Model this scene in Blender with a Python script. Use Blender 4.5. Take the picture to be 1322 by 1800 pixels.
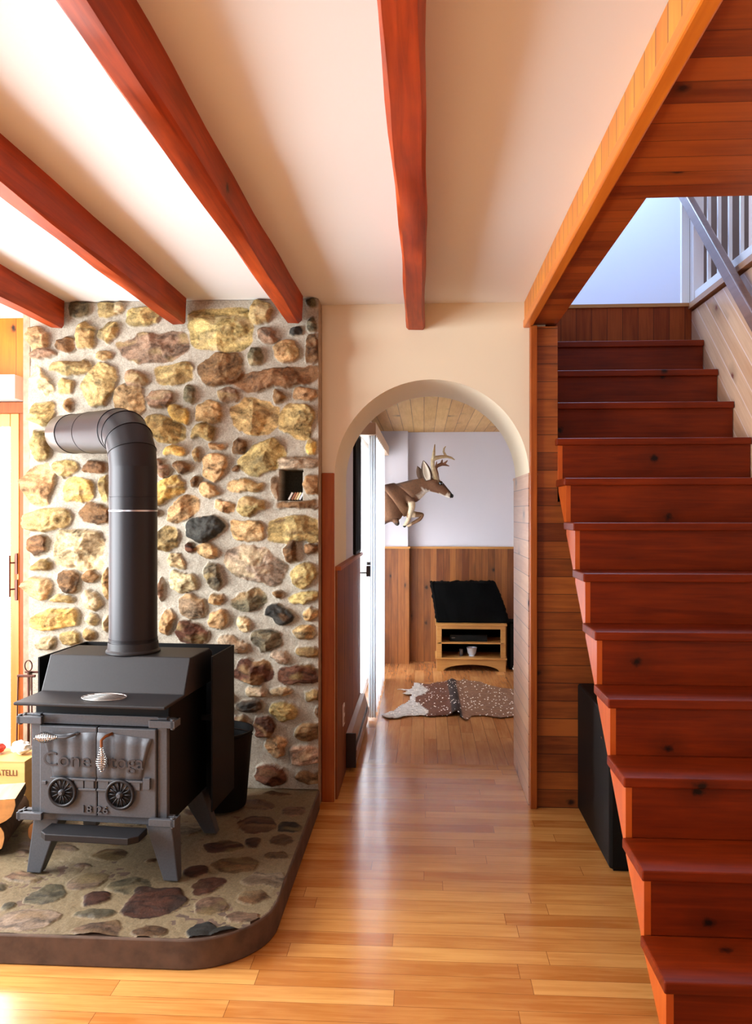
import bpy, bmesh, math, random
import numpy as np
from mathutils import Vector, Matrix
for o in list(bpy.data.objects): bpy.data.objects.remove(o)
SC = bpy.context.scene
COL = SC.collection
random.seed(7)
R = math.radians

# ------------------------------------------------------------ camera, world, light
FPX = 1400.0; TH = math.atan(84/1400); EYE = 1.45
cd = bpy.data.cameras.new('camera'); cam = bpy.data.objects.new('camera', cd); COL.objects.link(cam)
cam.location = (0, 0, EYE); cam.rotation_euler = (R(90), 0, TH)
cd.sensor_fit = 'VERTICAL'; cd.sensor_height = 36; cd.lens = 36*FPX/1800; cd.clip_start = .02
SC.camera = cam
SC.view_settings.view_transform = 'Standard'; SC.view_settings.look = 'None'
SC.view_settings.exposure = 0.0; SC.view_settings.gamma = 1
w = bpy.data.worlds.new('world'); SC.world = w; w.use_nodes = True
w.node_tree.nodes['Background'].inputs[0].default_value = (.86, .93, 1, 1)
w.node_tree.nodes['Background'].inputs[1].default_value = 3.0
def area(name, loc, target, sx, sy, power, color, spread=180):
    l = bpy.data.lights.new(name, 'AREA'); l.shape = 'RECTANGLE'; l.size = sx; l.size_y = sy
    l.energy = power; l.color = color; l.spread = R(spread)
    o = bpy.data.objects.new(name, l); COL.objects.link(o); o.location = loc
    o.rotation_euler = (Vector(target)-Vector(loc)).to_track_quat('-Z', 'Y').to_euler()
    return o
area('window_daylight_left', (-2.93, 2.3, 1.48), (0, 2.15, 1.6), 2.1, 1.6, 228, (.95, .98, 1))
area('patio_daylight', (-2.9, 4.35, 1.0), (-2.2, 2.0, .9), 1.4, 1.9, 70, (.98, .98, 1))
area('front_fill_light', (-1.6, -3.22, 1.5), (-1.6, 3, 1.5), 2.3, 1.2, 6, (1, .98, .94))  # weak fill lamp added behind the camera, not a known window
area('upstairs_daylight', (1.0, 6.1, 4.4), (1.3, 4.3, 2.8), 1.6, 1.2, 150, (.50, .70, 1))
area('far_patio_daylight', (-.95, 6.3, 1.1), (1, 6.3, .9), 1.5, 1.9, 90, (.86, .94, 1))
area('far_room_fill', (3.05, 6.3, 1.4), (.3, 6.3, 1.4), 1.6, 1.2, 26, (.90, .93, 1))  # fill lamp added out of view to brighten the far room

def ray(px, py):
    u = (px-661)/FPX; v = (900-py)/FPX
    return (-math.sin(TH)+u*math.cos(TH), math.cos(TH)+u*math.sin(TH), v)
def PY(px, py, Y):
    d = ray(px, py); t = Y/d[1]; return (t*d[0], Y, EYE+t*d[2])
def PZ(px, py, Z):
    d = ray(px, py); t = (Z-EYE)/d[2]; return (t*d[0], t*d[1], Z)

# ------------------------------------------------------------ materials
def lin(c):
    return tuple(((x/255)/12.92 if x/255 <= .04045 else (((x/255)+.055)/1.055)**2.4) for x in c)+(1,)
class NT:
    def __init__(s, name):
        s.m = bpy.data.materials.new(name); s.m.use_nodes = True; s.t = s.m.node_tree
        s.b = s.t.nodes['Principled BSDF']
    def n(s, kind, **kw):
        nd = s.t.nodes.new(kind)
        for k, v in kw.items(): setattr(nd, k, v)
        return nd
    def l(s, a, b): s.t.links.new(a, b)
    def put(s, sock, v):
        if hasattr(v, 'is_linked'): s.l(v, sock)
        else: sock.default_value = v
    def mth(s, op, a, b=0.0, c=None, clamp=False):
        nd = s.n('ShaderNodeMath', operation=op, use_clamp=clamp)
        s.put(nd.inputs[0], a); s.put(nd.inputs[1], b)
        if c is not None: s.put(nd.inputs[2], c)
        return nd.outputs[0]
    def mix(s, f, a, b):
        nd = s.n('ShaderNodeMix', data_type='RGBA')
        s.put(nd.inputs[0], f); s.put(nd.inputs[6], a); s.put(nd.inputs[7], b)
        return nd.outputs[2]
    def comb(s, x, y, z):
        nd = s.n('ShaderNodeCombineXYZ')
        for i, v in enumerate((x, y, z)): s.put(nd.inputs[i], v)
        return nd.outputs[0]
    def noise(s, vec, scale, detail=4, rough=.55, dist=0):
        nd = s.n('ShaderNodeTexNoise')
        if vec is not None: s.l(vec, nd.inputs['Vector'])
        nd.inputs['Scale'].default_value = scale; nd.inputs['Detail'].default_value = detail
        nd.inputs['Roughness'].default_value = rough; nd.inputs['Distortion'].default_value = dist
        return nd.outputs[0]
    def ramp(s, f, lo, hi):
        nd = s.n('ShaderNodeMapRange'); s.put(nd.inputs[0], f)
        nd.inputs[1].default_value = lo; nd.inputs[2].default_value = hi
        return nd.outputs[0]
    def bump(s, h, strength, dist):
        nd = s.n('ShaderNodeBump'); nd.inputs['Strength'].default_value = strength
        nd.inputs['Distance'].default_value = dist; s.l(h, nd.inputs['Height'])
        s.l(nd.outputs[0], s.b.inputs['Normal'])
def plain(name, col, rough=.5, metal=0, noise=.0, nscale=20, bump=0, spec=.5, trans=0, emit=None):
    T = NT(name); c = lin(col)
    T.b.inputs['Roughness'].default_value = rough; T.b.inputs['Metallic'].default_value = metal
    T.b.inputs['Specular IOR Level'].default_value = spec
    if noise or bump:
        tc = T.n('ShaderNodeTexCoord').outputs['Object']; nz = T.noise(tc, nscale, 5)
        T.l(T.mix(T.ramp(nz, .3, .7), tuple(x*(1-noise) for x in c[:3])+(1,), tuple(min(1, x*(1+noise)) for x in c[:3])+(1,)), T.b.inputs['Base Color'])
        if bump: T.bump(nz, .5, bump)
    else: T.b.inputs['Base Color'].default_value = c
    return T.m
def wood(name, c1, c2, along='X', across='Z', width=None, length=None, groove=.004, gcol=(40, 18, 6), knots=.0,
         rough=.4, var=.5, rot=None, spec=.5, kscale=3.0, coat=0, kcol=(35, 12, 6), off=0.0):
    T = NT(name)
    tc = T.n('ShaderNodeTexCoord').outputs['Object']
    if rot is not None:
        mp = T.n('ShaderNodeMapping'); mp.inputs['Rotation'].default_value = rot; T.l(tc, mp.inputs[0]); tc = mp.outputs[0]
    sp = T.n('ShaderNodeSeparateXYZ'); T.l(tc, sp.inputs[0])
    ax = {'X': sp.outputs[0], 'Y': sp.outputs[1], 'Z': sp.outputs[2]}
    def g(k): return ax[k] if len(k) == 1 else T.mth('ADD', ax[k[0]], ax[k[1]])
    a = g(along); c = T.mth('ADD', g(across), off)
    rnd = 0.0
    gm = None
    if width:
        q = T.mth('DIVIDE', c, width); pl = T.mth('FLOOR', q)
        wn = T.n('ShaderNodeTexWhiteNoise', noise_dimensions='1D'); T.l(pl, wn.inputs['W']); rnd = wn.outputs[0]
        fr = T.mth('SUBTRACT', q, pl); gm = T.mth('LESS_THAN', fr, groove/width)
        a2 = T.mth('MULTIPLY_ADD', rnd, 7.3, a)
        if length:
            ql = T.mth('DIVIDE', a2, length); sg = T.mth('FLOOR', ql)
            wn2 = T.n('ShaderNodeTexWhiteNoise', noise_dimensions='2D'); T.l(T.comb(pl, sg, 0.0), wn2.inputs['Vector']); rnd = wn2.outputs[0]
            gl = T.mth('LESS_THAN', T.mth('SUBTRACT', ql, sg), .0018/length); gm = T.mth('MAXIMUM', gm, gl)
            a2 = T.mth('MULTIPLY_ADD', rnd, 3.1, a2)
    else: a2 = a
    rk = T.mth('MULTIPLY', rnd, 31.0) if width else 0.0
    v1 = T.comb(T.mth('MULTIPLY', a2, 1.3), T.mth('MULTIPLY', c, 22.0), rk)
    gr = T.noise(v1, 2.2, 5, .6, .6)
    v2 = T.comb(T.mth('MULTIPLY', a2, 3), T.mth('MULTIPLY', c, 9.0), rk)
    blot = T.noise(v2, 1.0, 3)
    f = T.mth('ADD', T.mth('MULTIPLY', T.mth('SUBTRACT', gr, .5), 1.5), T.mth('MULTIPLY', T.mth('SUBTRACT', blot, .5), 1.1))
    f = T.mth('ADD', f, .5)
    if width: f = T.mth('ADD', f, T.mth('MULTIPLY', T.mth('SUBTRACT', rnd, .5), var*2), clamp=True)
    else: f = T.mth('ADD', f, 0.0, clamp=True)
    colr = T.mix(f, lin(c1), lin(c2))
    if knots:
        vo = T.n('ShaderNodeTexVoronoi', voronoi_dimensions='2D'); T.l(T.comb(T.mth('ADD', a2, rk), T.mth('MULTIPLY', c, 1.25), 0.0), vo.inputs['Vector'])
        vo.inputs['Scale'].default_value = kscale
        ds = T.mth('ADD', vo.outputs['Distance'], T.mth('MULTIPLY', T.mth('SUBTRACT', T.noise(tc, 45, 3), .5), .10))
        km = T.mth('SUBTRACT', 1.0, T.ramp(ds, .007*kscale, .026*kscale))
        sc = T.n('ShaderNodeSeparateColor'); T.l(vo.outputs['Color'], sc.inputs[0])
        km = T.mth('MULTIPLY', km, T.mth('LESS_THAN', sc.outputs[0], knots), clamp=True)
        ring = T.mth('MULTIPLY', T.mth('SUBTRACT', 1.0, T.ramp(ds, .03*kscale, .09*kscale)), T.mth('LESS_THAN', sc.outputs[0], knots))
        colr = T.mix(T.mth('MULTIPLY', ring, .5, clamp=True), colr, tuple(x*.35 for x in lin(c1)[:3])+(1,))
        colr = T.mix(km, colr, lin(kcol))
    h = gr
    if gm is not None:
        colr = T.mix(T.mth('MULTIPLY', gm, .85), colr, lin(gcol))
        h = T.mth('SUBTRACT', T.mth('MULTIPLY', gr, .12), gm)
    T.l(colr, T.b.inputs['Base Color'])
    T.b.inputs['Roughness'].default_value = rough; T.b.inputs['Specular IOR Level'].default_value = spec
    T.b.inputs['Coat Weight'].default_value = coat; T.b.inputs['Coat Roughness'].default_value = .12
    T.bump(h, (.06 if coat else .35) if width else .12, .002)
    return T.m
MT = {}
MT['ceil'] = plain('ceiling_paint', (236, 238, 236), .9)
MT['wallpaint'] = plain('warm_wall_paint', (232, 222, 196), .85)
MT['farpaint'] = plain('cool_wall_paint', (206, 202, 208), .85)
MT['white'] = plain('white_paint', (240, 240, 240), .4)
MT['bluewall'] = plain('upper_wall_paint', (215, 226, 245), .9)
MT['beam'] = wood('beam_wood', (184, 70, 8), (114, 34, 3), 'Y', 'XZ', knots=.35, rough=.5, spec=.3, kscale=2.2)
MT['fascia'] = wood('fascia_pine', (222, 142, 42), (196, 108, 22), 'Z', 'Y', width=.087, groove=.007, gcol=(120, 60, 12), rough=.4, var=.3, knots=.12)
MT['fasciaboard'] = wood('fascia_edge_pine', (212, 122, 34), (186, 94, 20), 'Y', 'XZ', rough=.35, knots=.1)
MT['soffit'] = wood('soffit_pine', (158, 74, 20), (104, 38, 8), 'X', 'Y', width=.092, groove=.003, gcol=(70, 25, 8), rough=.38, var=.45, knots=.3)
MT['panel'] = wood('panel_pine', (164, 90, 34), (104, 46, 12), 'X', 'Z', width=.087, groove=.0035, gcol=(50, 20, 6), rough=.4, var=.4, knots=.45)
MT['jamb'] = wood('jamb_pine', (204, 160, 122), (178, 126, 88), 'Y', 'Z', width=.087, groove=.0035, gcol=(60, 30, 14), rough=.35, var=.3, knots=.3)
MT['post'] = wood('post_pine', (172, 92, 30), (134, 58, 12), 'Z', 'XY', rough=.5, spec=.3)
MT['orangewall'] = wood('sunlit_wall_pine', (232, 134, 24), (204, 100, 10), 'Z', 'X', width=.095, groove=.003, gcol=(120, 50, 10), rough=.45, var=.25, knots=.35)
MT['wains'] = wood('wainscot_pine', (146, 88, 40), (98, 48, 16), 'Z', 'X', width=.062, groove=.003, gcol=(60, 26, 10), rough=.4, var=.45, knots=.3)
MT['wainsY'] = wood('passage_wainscot_pine', (142, 80, 38), (98, 48, 18), 'Z', 'Y', width=.062, groove=.003, gcol=(60, 26, 10), rough=.6, spec=.25, var=.35, knots=.2)
MT['wainsred'] = wood('landing_board_pine', (160, 76, 26), (118, 46, 10), 'Z', 'X', width=.09, groove=.003, gcol=(50, 20, 8), spec=.2, rough=.6, var=.35)
MT['farceil'] = wood('far_ceiling_pine', (216, 172, 104), (188, 138, 70), 'Y', 'X', width=.096, groove=.004, gcol=(90, 55, 20), rough=.5, var=.3, knots=.15)
MT['rakewall'] = wood('stair_wall_pine', (222, 182, 146), (198, 150, 112), 'Y', 'Z', width=.092, groove=.005, gcol=(236, 214, 206), rough=.32, var=.25, knots=.5, rot=(-math.atan2(.2022, .2165), 0, 0), kcol=(120, 60, 50))
MT['floor'] = wood('floor_maple', (222, 164, 92), (182, 114, 52), 'X', 'Y', width=.0805, length=.85, groove=.0016, gcol=(110, 62, 28), rough=.2, var=.42, spec=.6, coat=.25)
MT['floorY'] = wood('passage_floor_maple', (206, 146, 92), (166, 102, 56), 'Y', 'X', width=.0805, length=.85, groove=.0016, gcol=(110, 62, 28), rough=.2, var=.36, spec=.6, coat=.25)
MT['stair'] = wood('stair_pine', (132, 44, 3), (84, 20, 1), 'X', 'YZ', rough=.45, spec=.22, knots=.5, kscale=2.3, kcol=(25, 6, 3))
MT['stairlit'] = wood('stair_pine_lit', (200, 96, 28), (172, 66, 14), 'Z', 'Y', rough=.35)  # same wood as the treads, lightened: light from the left put into its colour
MT['rail'] = wood('handrail_wood', (140, 108, 96), (112, 84, 74), 'Y', 'Z', rough=.3)
MT['mauve'] = wood('upper_board_wall', (226, 196, 180), (196, 164, 148), 'Z', 'Y', width=.09, groove=.004, rough=.5)
MT['black'] = plain('black_cabinet', (5, 6, 5), .6, noise=.2, nscale=200, spec=.2)
MT['iron'] = plain('stove_black_steel', (24, 23, 26), .5, metal=.2, noise=.15, nscale=120, bump=.0004)
MT['shadeblack'] = plain('stove_shade_black', (4, 4, 5), .6, spec=.2)  # darkened stove steel: shade on its sides put into the colour
MT['cast'] = plain('stove_cast_iron', (80, 83, 88), .48, metal=.3, noise=.12, nscale=150, bump=.0005)
MT['pipe'] = plain('stovepipe_steel', (30, 29, 33), .42, metal=.4)
MT['seam'] = plain('pipe_seam', (24, 24, 28), .4, metal=.6)
MT['brightband'] = plain('bright_steel_band', (200, 200, 205), .3, metal=.9)
MT['chrome'] = plain('chrome', (215, 212, 208), .22, metal=1)
MT['grate'] = plain('trivet_steel', (170, 165, 160), .4, metal=.8)
MT['maple'] = wood('stand_maple', (192, 138, 76), (164, 108, 50), 'X', 'Z', rough=.4)
MT['drape'] = plain('black_cloth', (3, 3, 3), .95, spec=.1)
MT['heater'] = plain('heater_enamel', (150, 112, 86), .4)
MT['heatdark'] = plain('heater_slot', (40, 26, 20), .5)
MT['card'] = wood('carton_board', (226, 182, 112), (206, 156, 84), 'X', 'Z', rough=.8)
MT['ink'] = plain('brown_ink', (120, 66, 34), .8)
MT['bark'] = plain('log_bark', (92, 66, 44), .9, noise=.4, nscale=40, bump=.004)
MT['endgrain'] = plain('log_end_grain', (218, 150, 84), .8, noise=.18, nscale=25)
MT['split'] = wood('log_split_face', (236, 200, 150), (214, 168, 110), 'Y', 'XZ', rough=.8)
MT['silver'] = plain('silver_bowl', (225, 232, 245), .3, metal=.5)
MT['rednib'] = plain('red_paper', (190, 60, 40), .8)
MT['paper'] = plain('white_paper', (235, 232, 225), .8)
MT['toolmetal'] = plain('tool_bronze', (86, 54, 44), .4, metal=.7)
# ------------------------------------------------------------ mesh helpers
class M:
    def __init__(s): s.v = []; s.f = []
    def add(s, vs, fs):
        n = len(s.v); s.v += [tuple(v) for v in vs]; s.f += [tuple(i+n for i in f) for f in fs]; return s
    def box(s, x0, x1, y0, y1, z0, z1, mat=None):
        vs = [(x, y, z) for z in (z0, z1) for y in (y0, y1) for x in (x0, x1)]
        if mat: vs = [mat @ Vector(v) for v in vs]
        return s.add(vs, [(0, 2, 3, 1), (4, 5, 7, 6), (0, 1, 5, 4), (2, 6, 7, 3), (0, 4, 6, 2), (1, 3, 7, 5)])
    def prism(s, poly, axis, a, b):
        # poly of 2-D points; axis X: (y,z), Y: (x,z), Z: (x,y)
        def mk(p, t): return {'X': (t, p[0], p[1]), 'Y': (p[0], t, p[1]), 'Z': (p[0], p[1], t)}[axis]
        n = len(poly)
        vs = [mk(p, a) for p in poly]+[mk(p, b) for p in poly]
        fs = [tuple(range(n)), tuple(range(2*n-1, n-1, -1))]+[(i, i+n, (i+1) % n+n, (i+1) % n) for i in range(n)]
        return s.add(vs, fs)
    def tube(s, pts, rad, n=10, caps=True, close=False, up=(0, 0, 1)):
        pts = [Vector(p) for p in pts]; m = len(pts)
        if not hasattr(rad, '__len__'): rad = [rad]*m
        vs = []; prev = None
        for i, p in enumerate(pts):
            if close: t = pts[(i+1) % m]-pts[i-1]
            else: t = pts[min(i+1, m-1)]-pts[max(i-1, 0)]
            t.normalize()
            if prev is None:
                a = Vector(up); a = a if abs(a.dot(t)) < .9 else Vector((1, 0, 0)); u = (a-t*a.dot(t)).normalized()
            else:
                u = (prev-t*prev.dot(t)).normalized()
            prev = u; v = t.cross(u)
            for k in range(n):
                an = 2*math.pi*k/n; vs.append(p+(u*math.cos(an)+v*math.sin(an))*rad[i])
        fs = []
        for i in range(m if close else m-1):
            j = (i+1) % m
            for k in range(n): fs.append((i*n+k, i*n+(k+1) % n, j*n+(k+1) % n, j*n+k))
        if caps and not close: fs += [tuple(range(n-1, -1, -1)), tuple(range((m-1)*n, m*n))]
        return s.add(vs, fs)
    def lathe(s, prof, c=(0, 0, 0), n=24):
        vs = []; m = len(prof)
        for r, z in prof:
            for k in range(n):
                a = 2*math.pi*k/n; vs.append((c[0]+r*math.cos(a), c[1]+r*math.sin(a), c[2]+z))
        fs = [(i*n+k, i*n+(k+1) % n, (i+1)*n+(k+1) % n, (i+1)*n+k) for i in range(m-1) for k in range(n)]
        fs += [tuple(range(n-1, -1, -1)), tuple(range((m-1)*n, m*n))]
        return s.add(vs, fs)
    def build(s, name, mat, parent=None, bevel=0, smooth=False, seg=2, fix=True):
        me = bpy.data.meshes.new(name); me.from_pydata(s.v, [], s.f); me.update()
        if fix:
            b = bmesh.new(); b.from_mesh(me); bmesh.ops.recalc_face_normals(b, faces=b.faces[:]); b.to_mesh(me); b.free()
        o = bpy.data.objects.new(name, me); COL.objects.link(o)
        for mm in (mat if isinstance(mat, (list, tuple)) else [mat]): me.materials.append(mm)
        if parent: o.parent = parent
        if bevel:
            md = o.modifiers.new('bevel', 'BEVEL'); md.width = bevel; md.segments = seg; md.limit_method = 'ANGLE'; md.angle_limit = R(40)
        if smooth:
            me.polygons.foreach_set('use_smooth', [True]*len(me.polygons))
            if smooth == 'auto': me.set_sharp_from_angle(angle=R(38))
        return o
def box(name, mat, x0, x1, y0, y1, z0, z1, parent=None, bevel=0):
    return M().box(x0, x1, y0, y1, z0, z1).build(name, mat, parent, bevel)
def tag(o, label, cat, group=None):
    o['label'] = label; o['category'] = cat
    if group: o['group'] = group
    return o
def struct(o, label=None):
    o['kind'] = 'structure'
    if label: o['label'] = label
    return o
def thing(name, label, cat, loc=(0, 0, 0), rz=0, group=None):
    o = bpy.data.objects.new(name, None); COL.objects.link(o); o.location = loc; o.rotation_euler = (0, 0, rz)
    o.empty_display_size = .05
    return tag(o, label, cat, group)
def text_mesh(name, txt, size, ext, mat, parent, mtx, sx=1.0):
    cu = bpy.data.curves.new('t', 'FONT'); cu.body = txt; cu.size = size; cu.extrude = ext; cu.align_x = 'CENTER'
    cu.resolution_u = 3
    o = bpy.data.objects.new('t', cu); COL.objects.link(o)
    bpy.context.view_layer.update()
    me = bpy.data.meshes.new_from_object(o.evaluated_get(bpy.context.evaluated_depsgraph_get()))
    bpy.data.objects.remove(o)
    me.transform(mtx @ Matrix.Diagonal((sx, 1, 1, 1))); me.name = name
    n = bpy.data.objects.new(name, me); COL.objects.link(n); me.materials.clear(); me.materials.append(mat)
    if parent: n.parent = parent
    return n

# ------------------------------------------------------------ structure
CE = 2.49; BX = .655; RX = 1.57
struct(box('floor', MT['floor'], -3.0, 2.6, -3.2, 4.6, -.05, 0))
struct(box('floor_passage', MT['floorY'], -.6, 3.2, 4.6, 8.2, -.05, 0))
m = M(); m.prism([(-3.0, -3.2), (.50, -3.2), (.50, 4.6), (-3.0, 4.6)], 'Z', CE, CE+.16)
struct(m.build('ceiling', MT['ceil']))
# wall with the arch
AC = .037; AR = .484; SPR = 1.627
arc = [(AC+AR*math.cos(a), SPR+AR*math.sin(a)) for a in [math.pi*(1-i/40) for i in range(41)]]
poly = [(-.511, 0), (AC-AR, 0)]+arc+[(AC+AR, 0), (.60, 0), (.60, CE), (-.511, CE)]
m = M(); m.prism(poly, 'Y', 3.98, 4.57)
aw = struct(m.build('wall_arch', MT['wallpaint'], smooth='auto'))
# left passage wall beyond the arch
m = M(); m.box(-.60, AC-AR, 4.57, 5.46, 0, 2.25)
m.box(-.60, AC-AR, 7.55, 7.75, 0, 2.25); m.box(-.60, AC-AR, 5.46, 7.55, 2.05, 2.25)
struct(m.build('wall_passage_left', MT['farpaint']))
wl = M(); wl.box(AC-AR, AC-AR+.012, 4.0, 5.46, 0, 1.155).build('wainscot', MT['wainsY'])
o = bpy.data.objects['wainscot']; o.name = 'trim_2'; struct(o)
struct(box('trim_3', MT['post'], AC-AR, AC-AR+.03, 4.0, 5.46, 1.155, 1.175))
# posts beside the arch
struct(box('trim_1', MT['post'], -.510, -.447, 3.955, 3.98, 0, 1.645, bevel=.004))
struct(box('trim_4', MT['post'], .521, .553, 3.925, 3.98, 0, 2.36, bevel=.003))
# right jamb clad in boards
m = M(); m.box(.517, .62, 3.98, 4.63, 0, 1.63)
struct(m.build('wall_jamb_right', MT['jamb']))
struct(box('trim_5', MT['jamb'], .514, .56, 3.95, 4.64, 1.63, 1.642))
# panel wall between arch and stairs, running on below them
m = M(); m.prism([(.553, 0), (RX, 0), (RX, 1.50), (BX, 1.50), (BX, 2.36), (.553, 2.36)], 'Y', 3.95, 4.02)
struct(m.build('wall_panel', MT['panel']))
struct(box('wall_stair_left', MT['panel'], .60, BX, 4.02, 5.0, 0, 2.64))
# bulkhead around the stair opening
struct(box('trim_6', MT['fascia'], .497, .53, -3.2, 3.98, 2.40, CE))
struct(box('trim_7', MT['fasciaboard'], .491, .534, -3.2, 3.98, 2.36, 2.400, bevel=.006))
m = M(); m.box(.53, BX, -3.2, 4.79, 2.375, 2.66); m.box(BX, 1.70, -3.2, 2.39, 2.375, 2.66)
struct(m.build('ceiling_soffit', MT['soffit']))
# stair wall on the right (clad parallel to the flight) and its cap
struct(box('wall_right', MT['rakewall'], RX, RX+.1, -3.2, 5.1, 0, 2.625))
struct(box('trim_8', MT['jamb'], RX-.02, RX+.12, 2.39, 5.0, 2.64, 2.672))
# landing edge and upper floor
struct(box('wall_landing', MT['wainsred'], BX, RX, 4.78, 4.86, 1.9, 2.655))
struct(box('trim_9', MT['maple'], BX-.1, RX, 4.765, 4.88, 2.655, 2.675))
m = M(); m.box(-.2, 3.6, 4.86, 6.4, 2.50, 2.66); m.box(RX+.1, 3.6, -1.0, 4.86, 2.50, 2.66)
m.box(-.2, BX, 4.02, 4.86, 2.50, 2.64)
struct(m.build('floor_upper', MT['soffit']))
struct(box('wall_upper_back', MT['bluewall'], -.2, 2.05, 6.3, 6.4, 2.66, 5.0))
struct(box('wall_upper_board', MT['mauve'], 2.5, 2.6, -1.0, 6.4, 2.66, 5.0))
struct(box('wall_upper_far', MT['mauve'], 2.05, 2.6, 6.3, 6.4, 2.66, 5.0))
struct(box('ceiling_upper', MT['bluewall'], -.3, 2.6, -1.0, 6.4, 5.0, 5.1))
struct(box('wall_upper_left', MT['bluewall'], -.3, -.2, 2.0, 6.4, 2.66, 5.0))
struct(box('wall_upper_front', MT['bluewall'], -.3, 2.6, -1.1, -1.0, 2.66, 5.0))
# exterior back wall with the patio door, left wall with a big window, wall behind
DX0, DX1, DZ = -2.86, -2.155, 1.99
m = M(); m.box(DX1, -.511, 4.15, 4.3, 0, CE); m.box(-3.0, DX1, 4.15, 4.3, DZ, CE); m.box(-3.0, DX0, 4.15, 4.3, 0, DZ)
struct(m.build('wall_back', MT['orangewall']))
m = M(); m.box(-3.0, -2.9, -3.2, .8, 0, CE); m.box(-3.0, -2.9, 3.4, 4.15, 0, CE)
m.box(-3.0, -2.9, .8, 3.4, 0, .2); m.box(-3.0, -2.9, .8, 3.4, 2.3, CE)
struct(m.build('wall_left', MT['orangewall']))
m = M(); m.box(-3.0, -2.8, -3.3, -3.2, 0, CE); m.box(-.4, 2.6, -3.3, -3.2, 0, CE); m.box(-2.8, -.4, -3.3, -3.2, 0, .85); m.box(-2.8, -.4, -3.3, -3.2, 2.15, CE)  # unseen opening added to house the front fill lamp
struct(m.build('wall_front', MT['panel']))
# far room
m = M(); m.box(-.6, 3.2, 7.75, 7.9, 0, 2.25)
struct(m.build('wall_far', MT['farpaint']))
struct(box('wall_far_pilaster', MT['farpaint'], -.447, -.152, 7.62, 7.75, 0, 2.23))
struct(box('wall_far_right', MT['farpaint'], 3.1, 3.2, 5.0, 7.75, 0, 2.25))
m = M(); m.box(.60, 3.1, 5.0, 5.1, 0, 2.225)
struct(m.build('wall_far_front', MT['farpaint']))
m = M(); m.prism([(-.6, 4.57), (.6, 4.57), (.6, 5.0), (3.2, 5.0), (3.2, 7.9), (-.6, 7.9)], 'Z', 2.225, 2.3)
struct(m.build('ceiling_passage', MT['farceil']))
m = M(); m.box(-.152, 3.1, 7.735, 7.75, 0, 1.095)
struct(m.build('trim_10', MT['wains']))
struct(box('trim_11', MT['wains'], -.44, -.140, 7.605, 7.75, 0, 1.10))
struct(box('trim_12', MT['maple'], -.135, 3.1, 7.722, 7.75, 1.095, 1.115))
struct(box('trim_13', MT['maple'], -.44, -.130, 7.595, 7.75, 1.10, 1.12))

# patio door (wood sliding door) on the back wall
d1 = bpy.data.objects.new('door_1', None); COL.objects.link(d1); d1.location = (-2.7, 4.15, 0); struct(d1)
def dchild(name, mat, x0, x1, y0, y1, z0, z1, bevel=0):
    return box(name, mat, x0+2.7, x1+2.7, y0-4.15, y1-4.15, z0, z1, d1, bevel)
dchild('door_casing', MT['post'], -2.150, -2.085, 4.12, 4.15, 0, 1.98, .003)
m = M(); m.box(-.16, .615, -.045, .03, 1.975, 2.03); m.build('head_casing', MT['post'], d1)
m = M(); m.box(.50, .548, -.03, .05, .0, 1.975); m.box(-.16, .50, -.03, .05, 1.905, 1.975); m.box(-.16, .50, -.03, .05, 0, .09); m.box(-.16, -.09, -.03, .05, .09, 1.905)
m.build('door_frame', wood('patio_door_pine', (226, 148, 72), (206, 120, 46), 'Z', 'XY', rough=.4), d1, .003)
m = M(); m.tube([(.512, -.06, 1.00), (.512, -.06, 1.22)], .005); m.tube([(.512, -.06, 1.04), (.535, -.03, 1.04)], .004); m.tube([(.512, -.06, 1.18), (.535, -.03, 1.18)], .004)
m.box(.53, .542, -.04, -.03, .98, 1.09); m.box(.53, .542, -.04, -.03, 1.12, 1.23)
m.build('door_handle', MT['toolmetal'], d1)
GL = NT('window_glass'); GL.b.inputs['Transmission Weight'].default_value = 1; GL.b.inputs['Roughness'].default_value = 0; GL.b.inputs['IOR'].default_value = 1.01
GL.b.inputs['Base Color'].default_value = (1, 1, 1, 1)
M().box(-.09, .50, .008, .012, .09, 1.905).build('glass', GL.m, d1)
# second door: passage patio door behind the curtain
d2 = bpy.data.objects.new('door_2', None); COL.objects.link(d2); d2.location = (-.50, 6.5, 0); struct(d2)
m = M(); m.box(-.02, .03, -1.04, -.96, 0, 2.05); m.box(-.02, .03, .97, 1.05, 0, 2.05); m.box(-.02, .03, -.96, .97, 1.98, 2.05); m.box(-.02, .03, -.96, .97, 0, .07); m.box(-.02, .03, -.03, .03, .07, 1.98)
m.build('door_frame', MT['white'], d2)
M().box(0, .004, -.96, .97, .07, 1.98).build('glass', GL.m, d2)
m = M(); m.box(.10, .128, -.965, -.95, 1.0, 1.075)
m.lathe([(.001, -.004), (.015, -.004), (.015, .016), (.001, .016)], (.114, -.957, 1.085), 12)
m.box(.03, .12, -.96, -.945, 1.02, 1.03)
m.build('door_handle', plain('latch_grey', (70, 66, 64), .4), d2)
# window in the left wall
w1 = bpy.data.objects.new('window_1', None); COL.objects.link(w1); w1.location = (-2.96, 2.1, 1.25); struct(w1)
m = M(); m.box(-.04, .06, -1.3, -1.22, -1.05, 1.05); m.box(-.04, .06, 1.22, 1.3, -1.05, 1.05); m.box(-.04, .06, -1.22, 1.22, .97, 1.05); m.box(-.04, .06, -1.22, 1.22, -1.05, -.97); m.box(-.04, .06, -.04, .04, -.97, .97)
m.build('window_frame', MT['post'], w1)
# outside ground
g = box('ground', plain('deck_boards', (205, 200, 195), .8), -14, -.6, 4.3, 14, -.25, -.15); struct(g)
# white box above the patio door
t = thing('blind_box', 'white boxed blind headrail above the patio door beside stone wall', 'blind', (-2.7, 4.15, 2.05))
M().box(-.16, .58, -.135, -.003, -.01, .115).build('headrail', MT['white'], t, .004)

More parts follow.
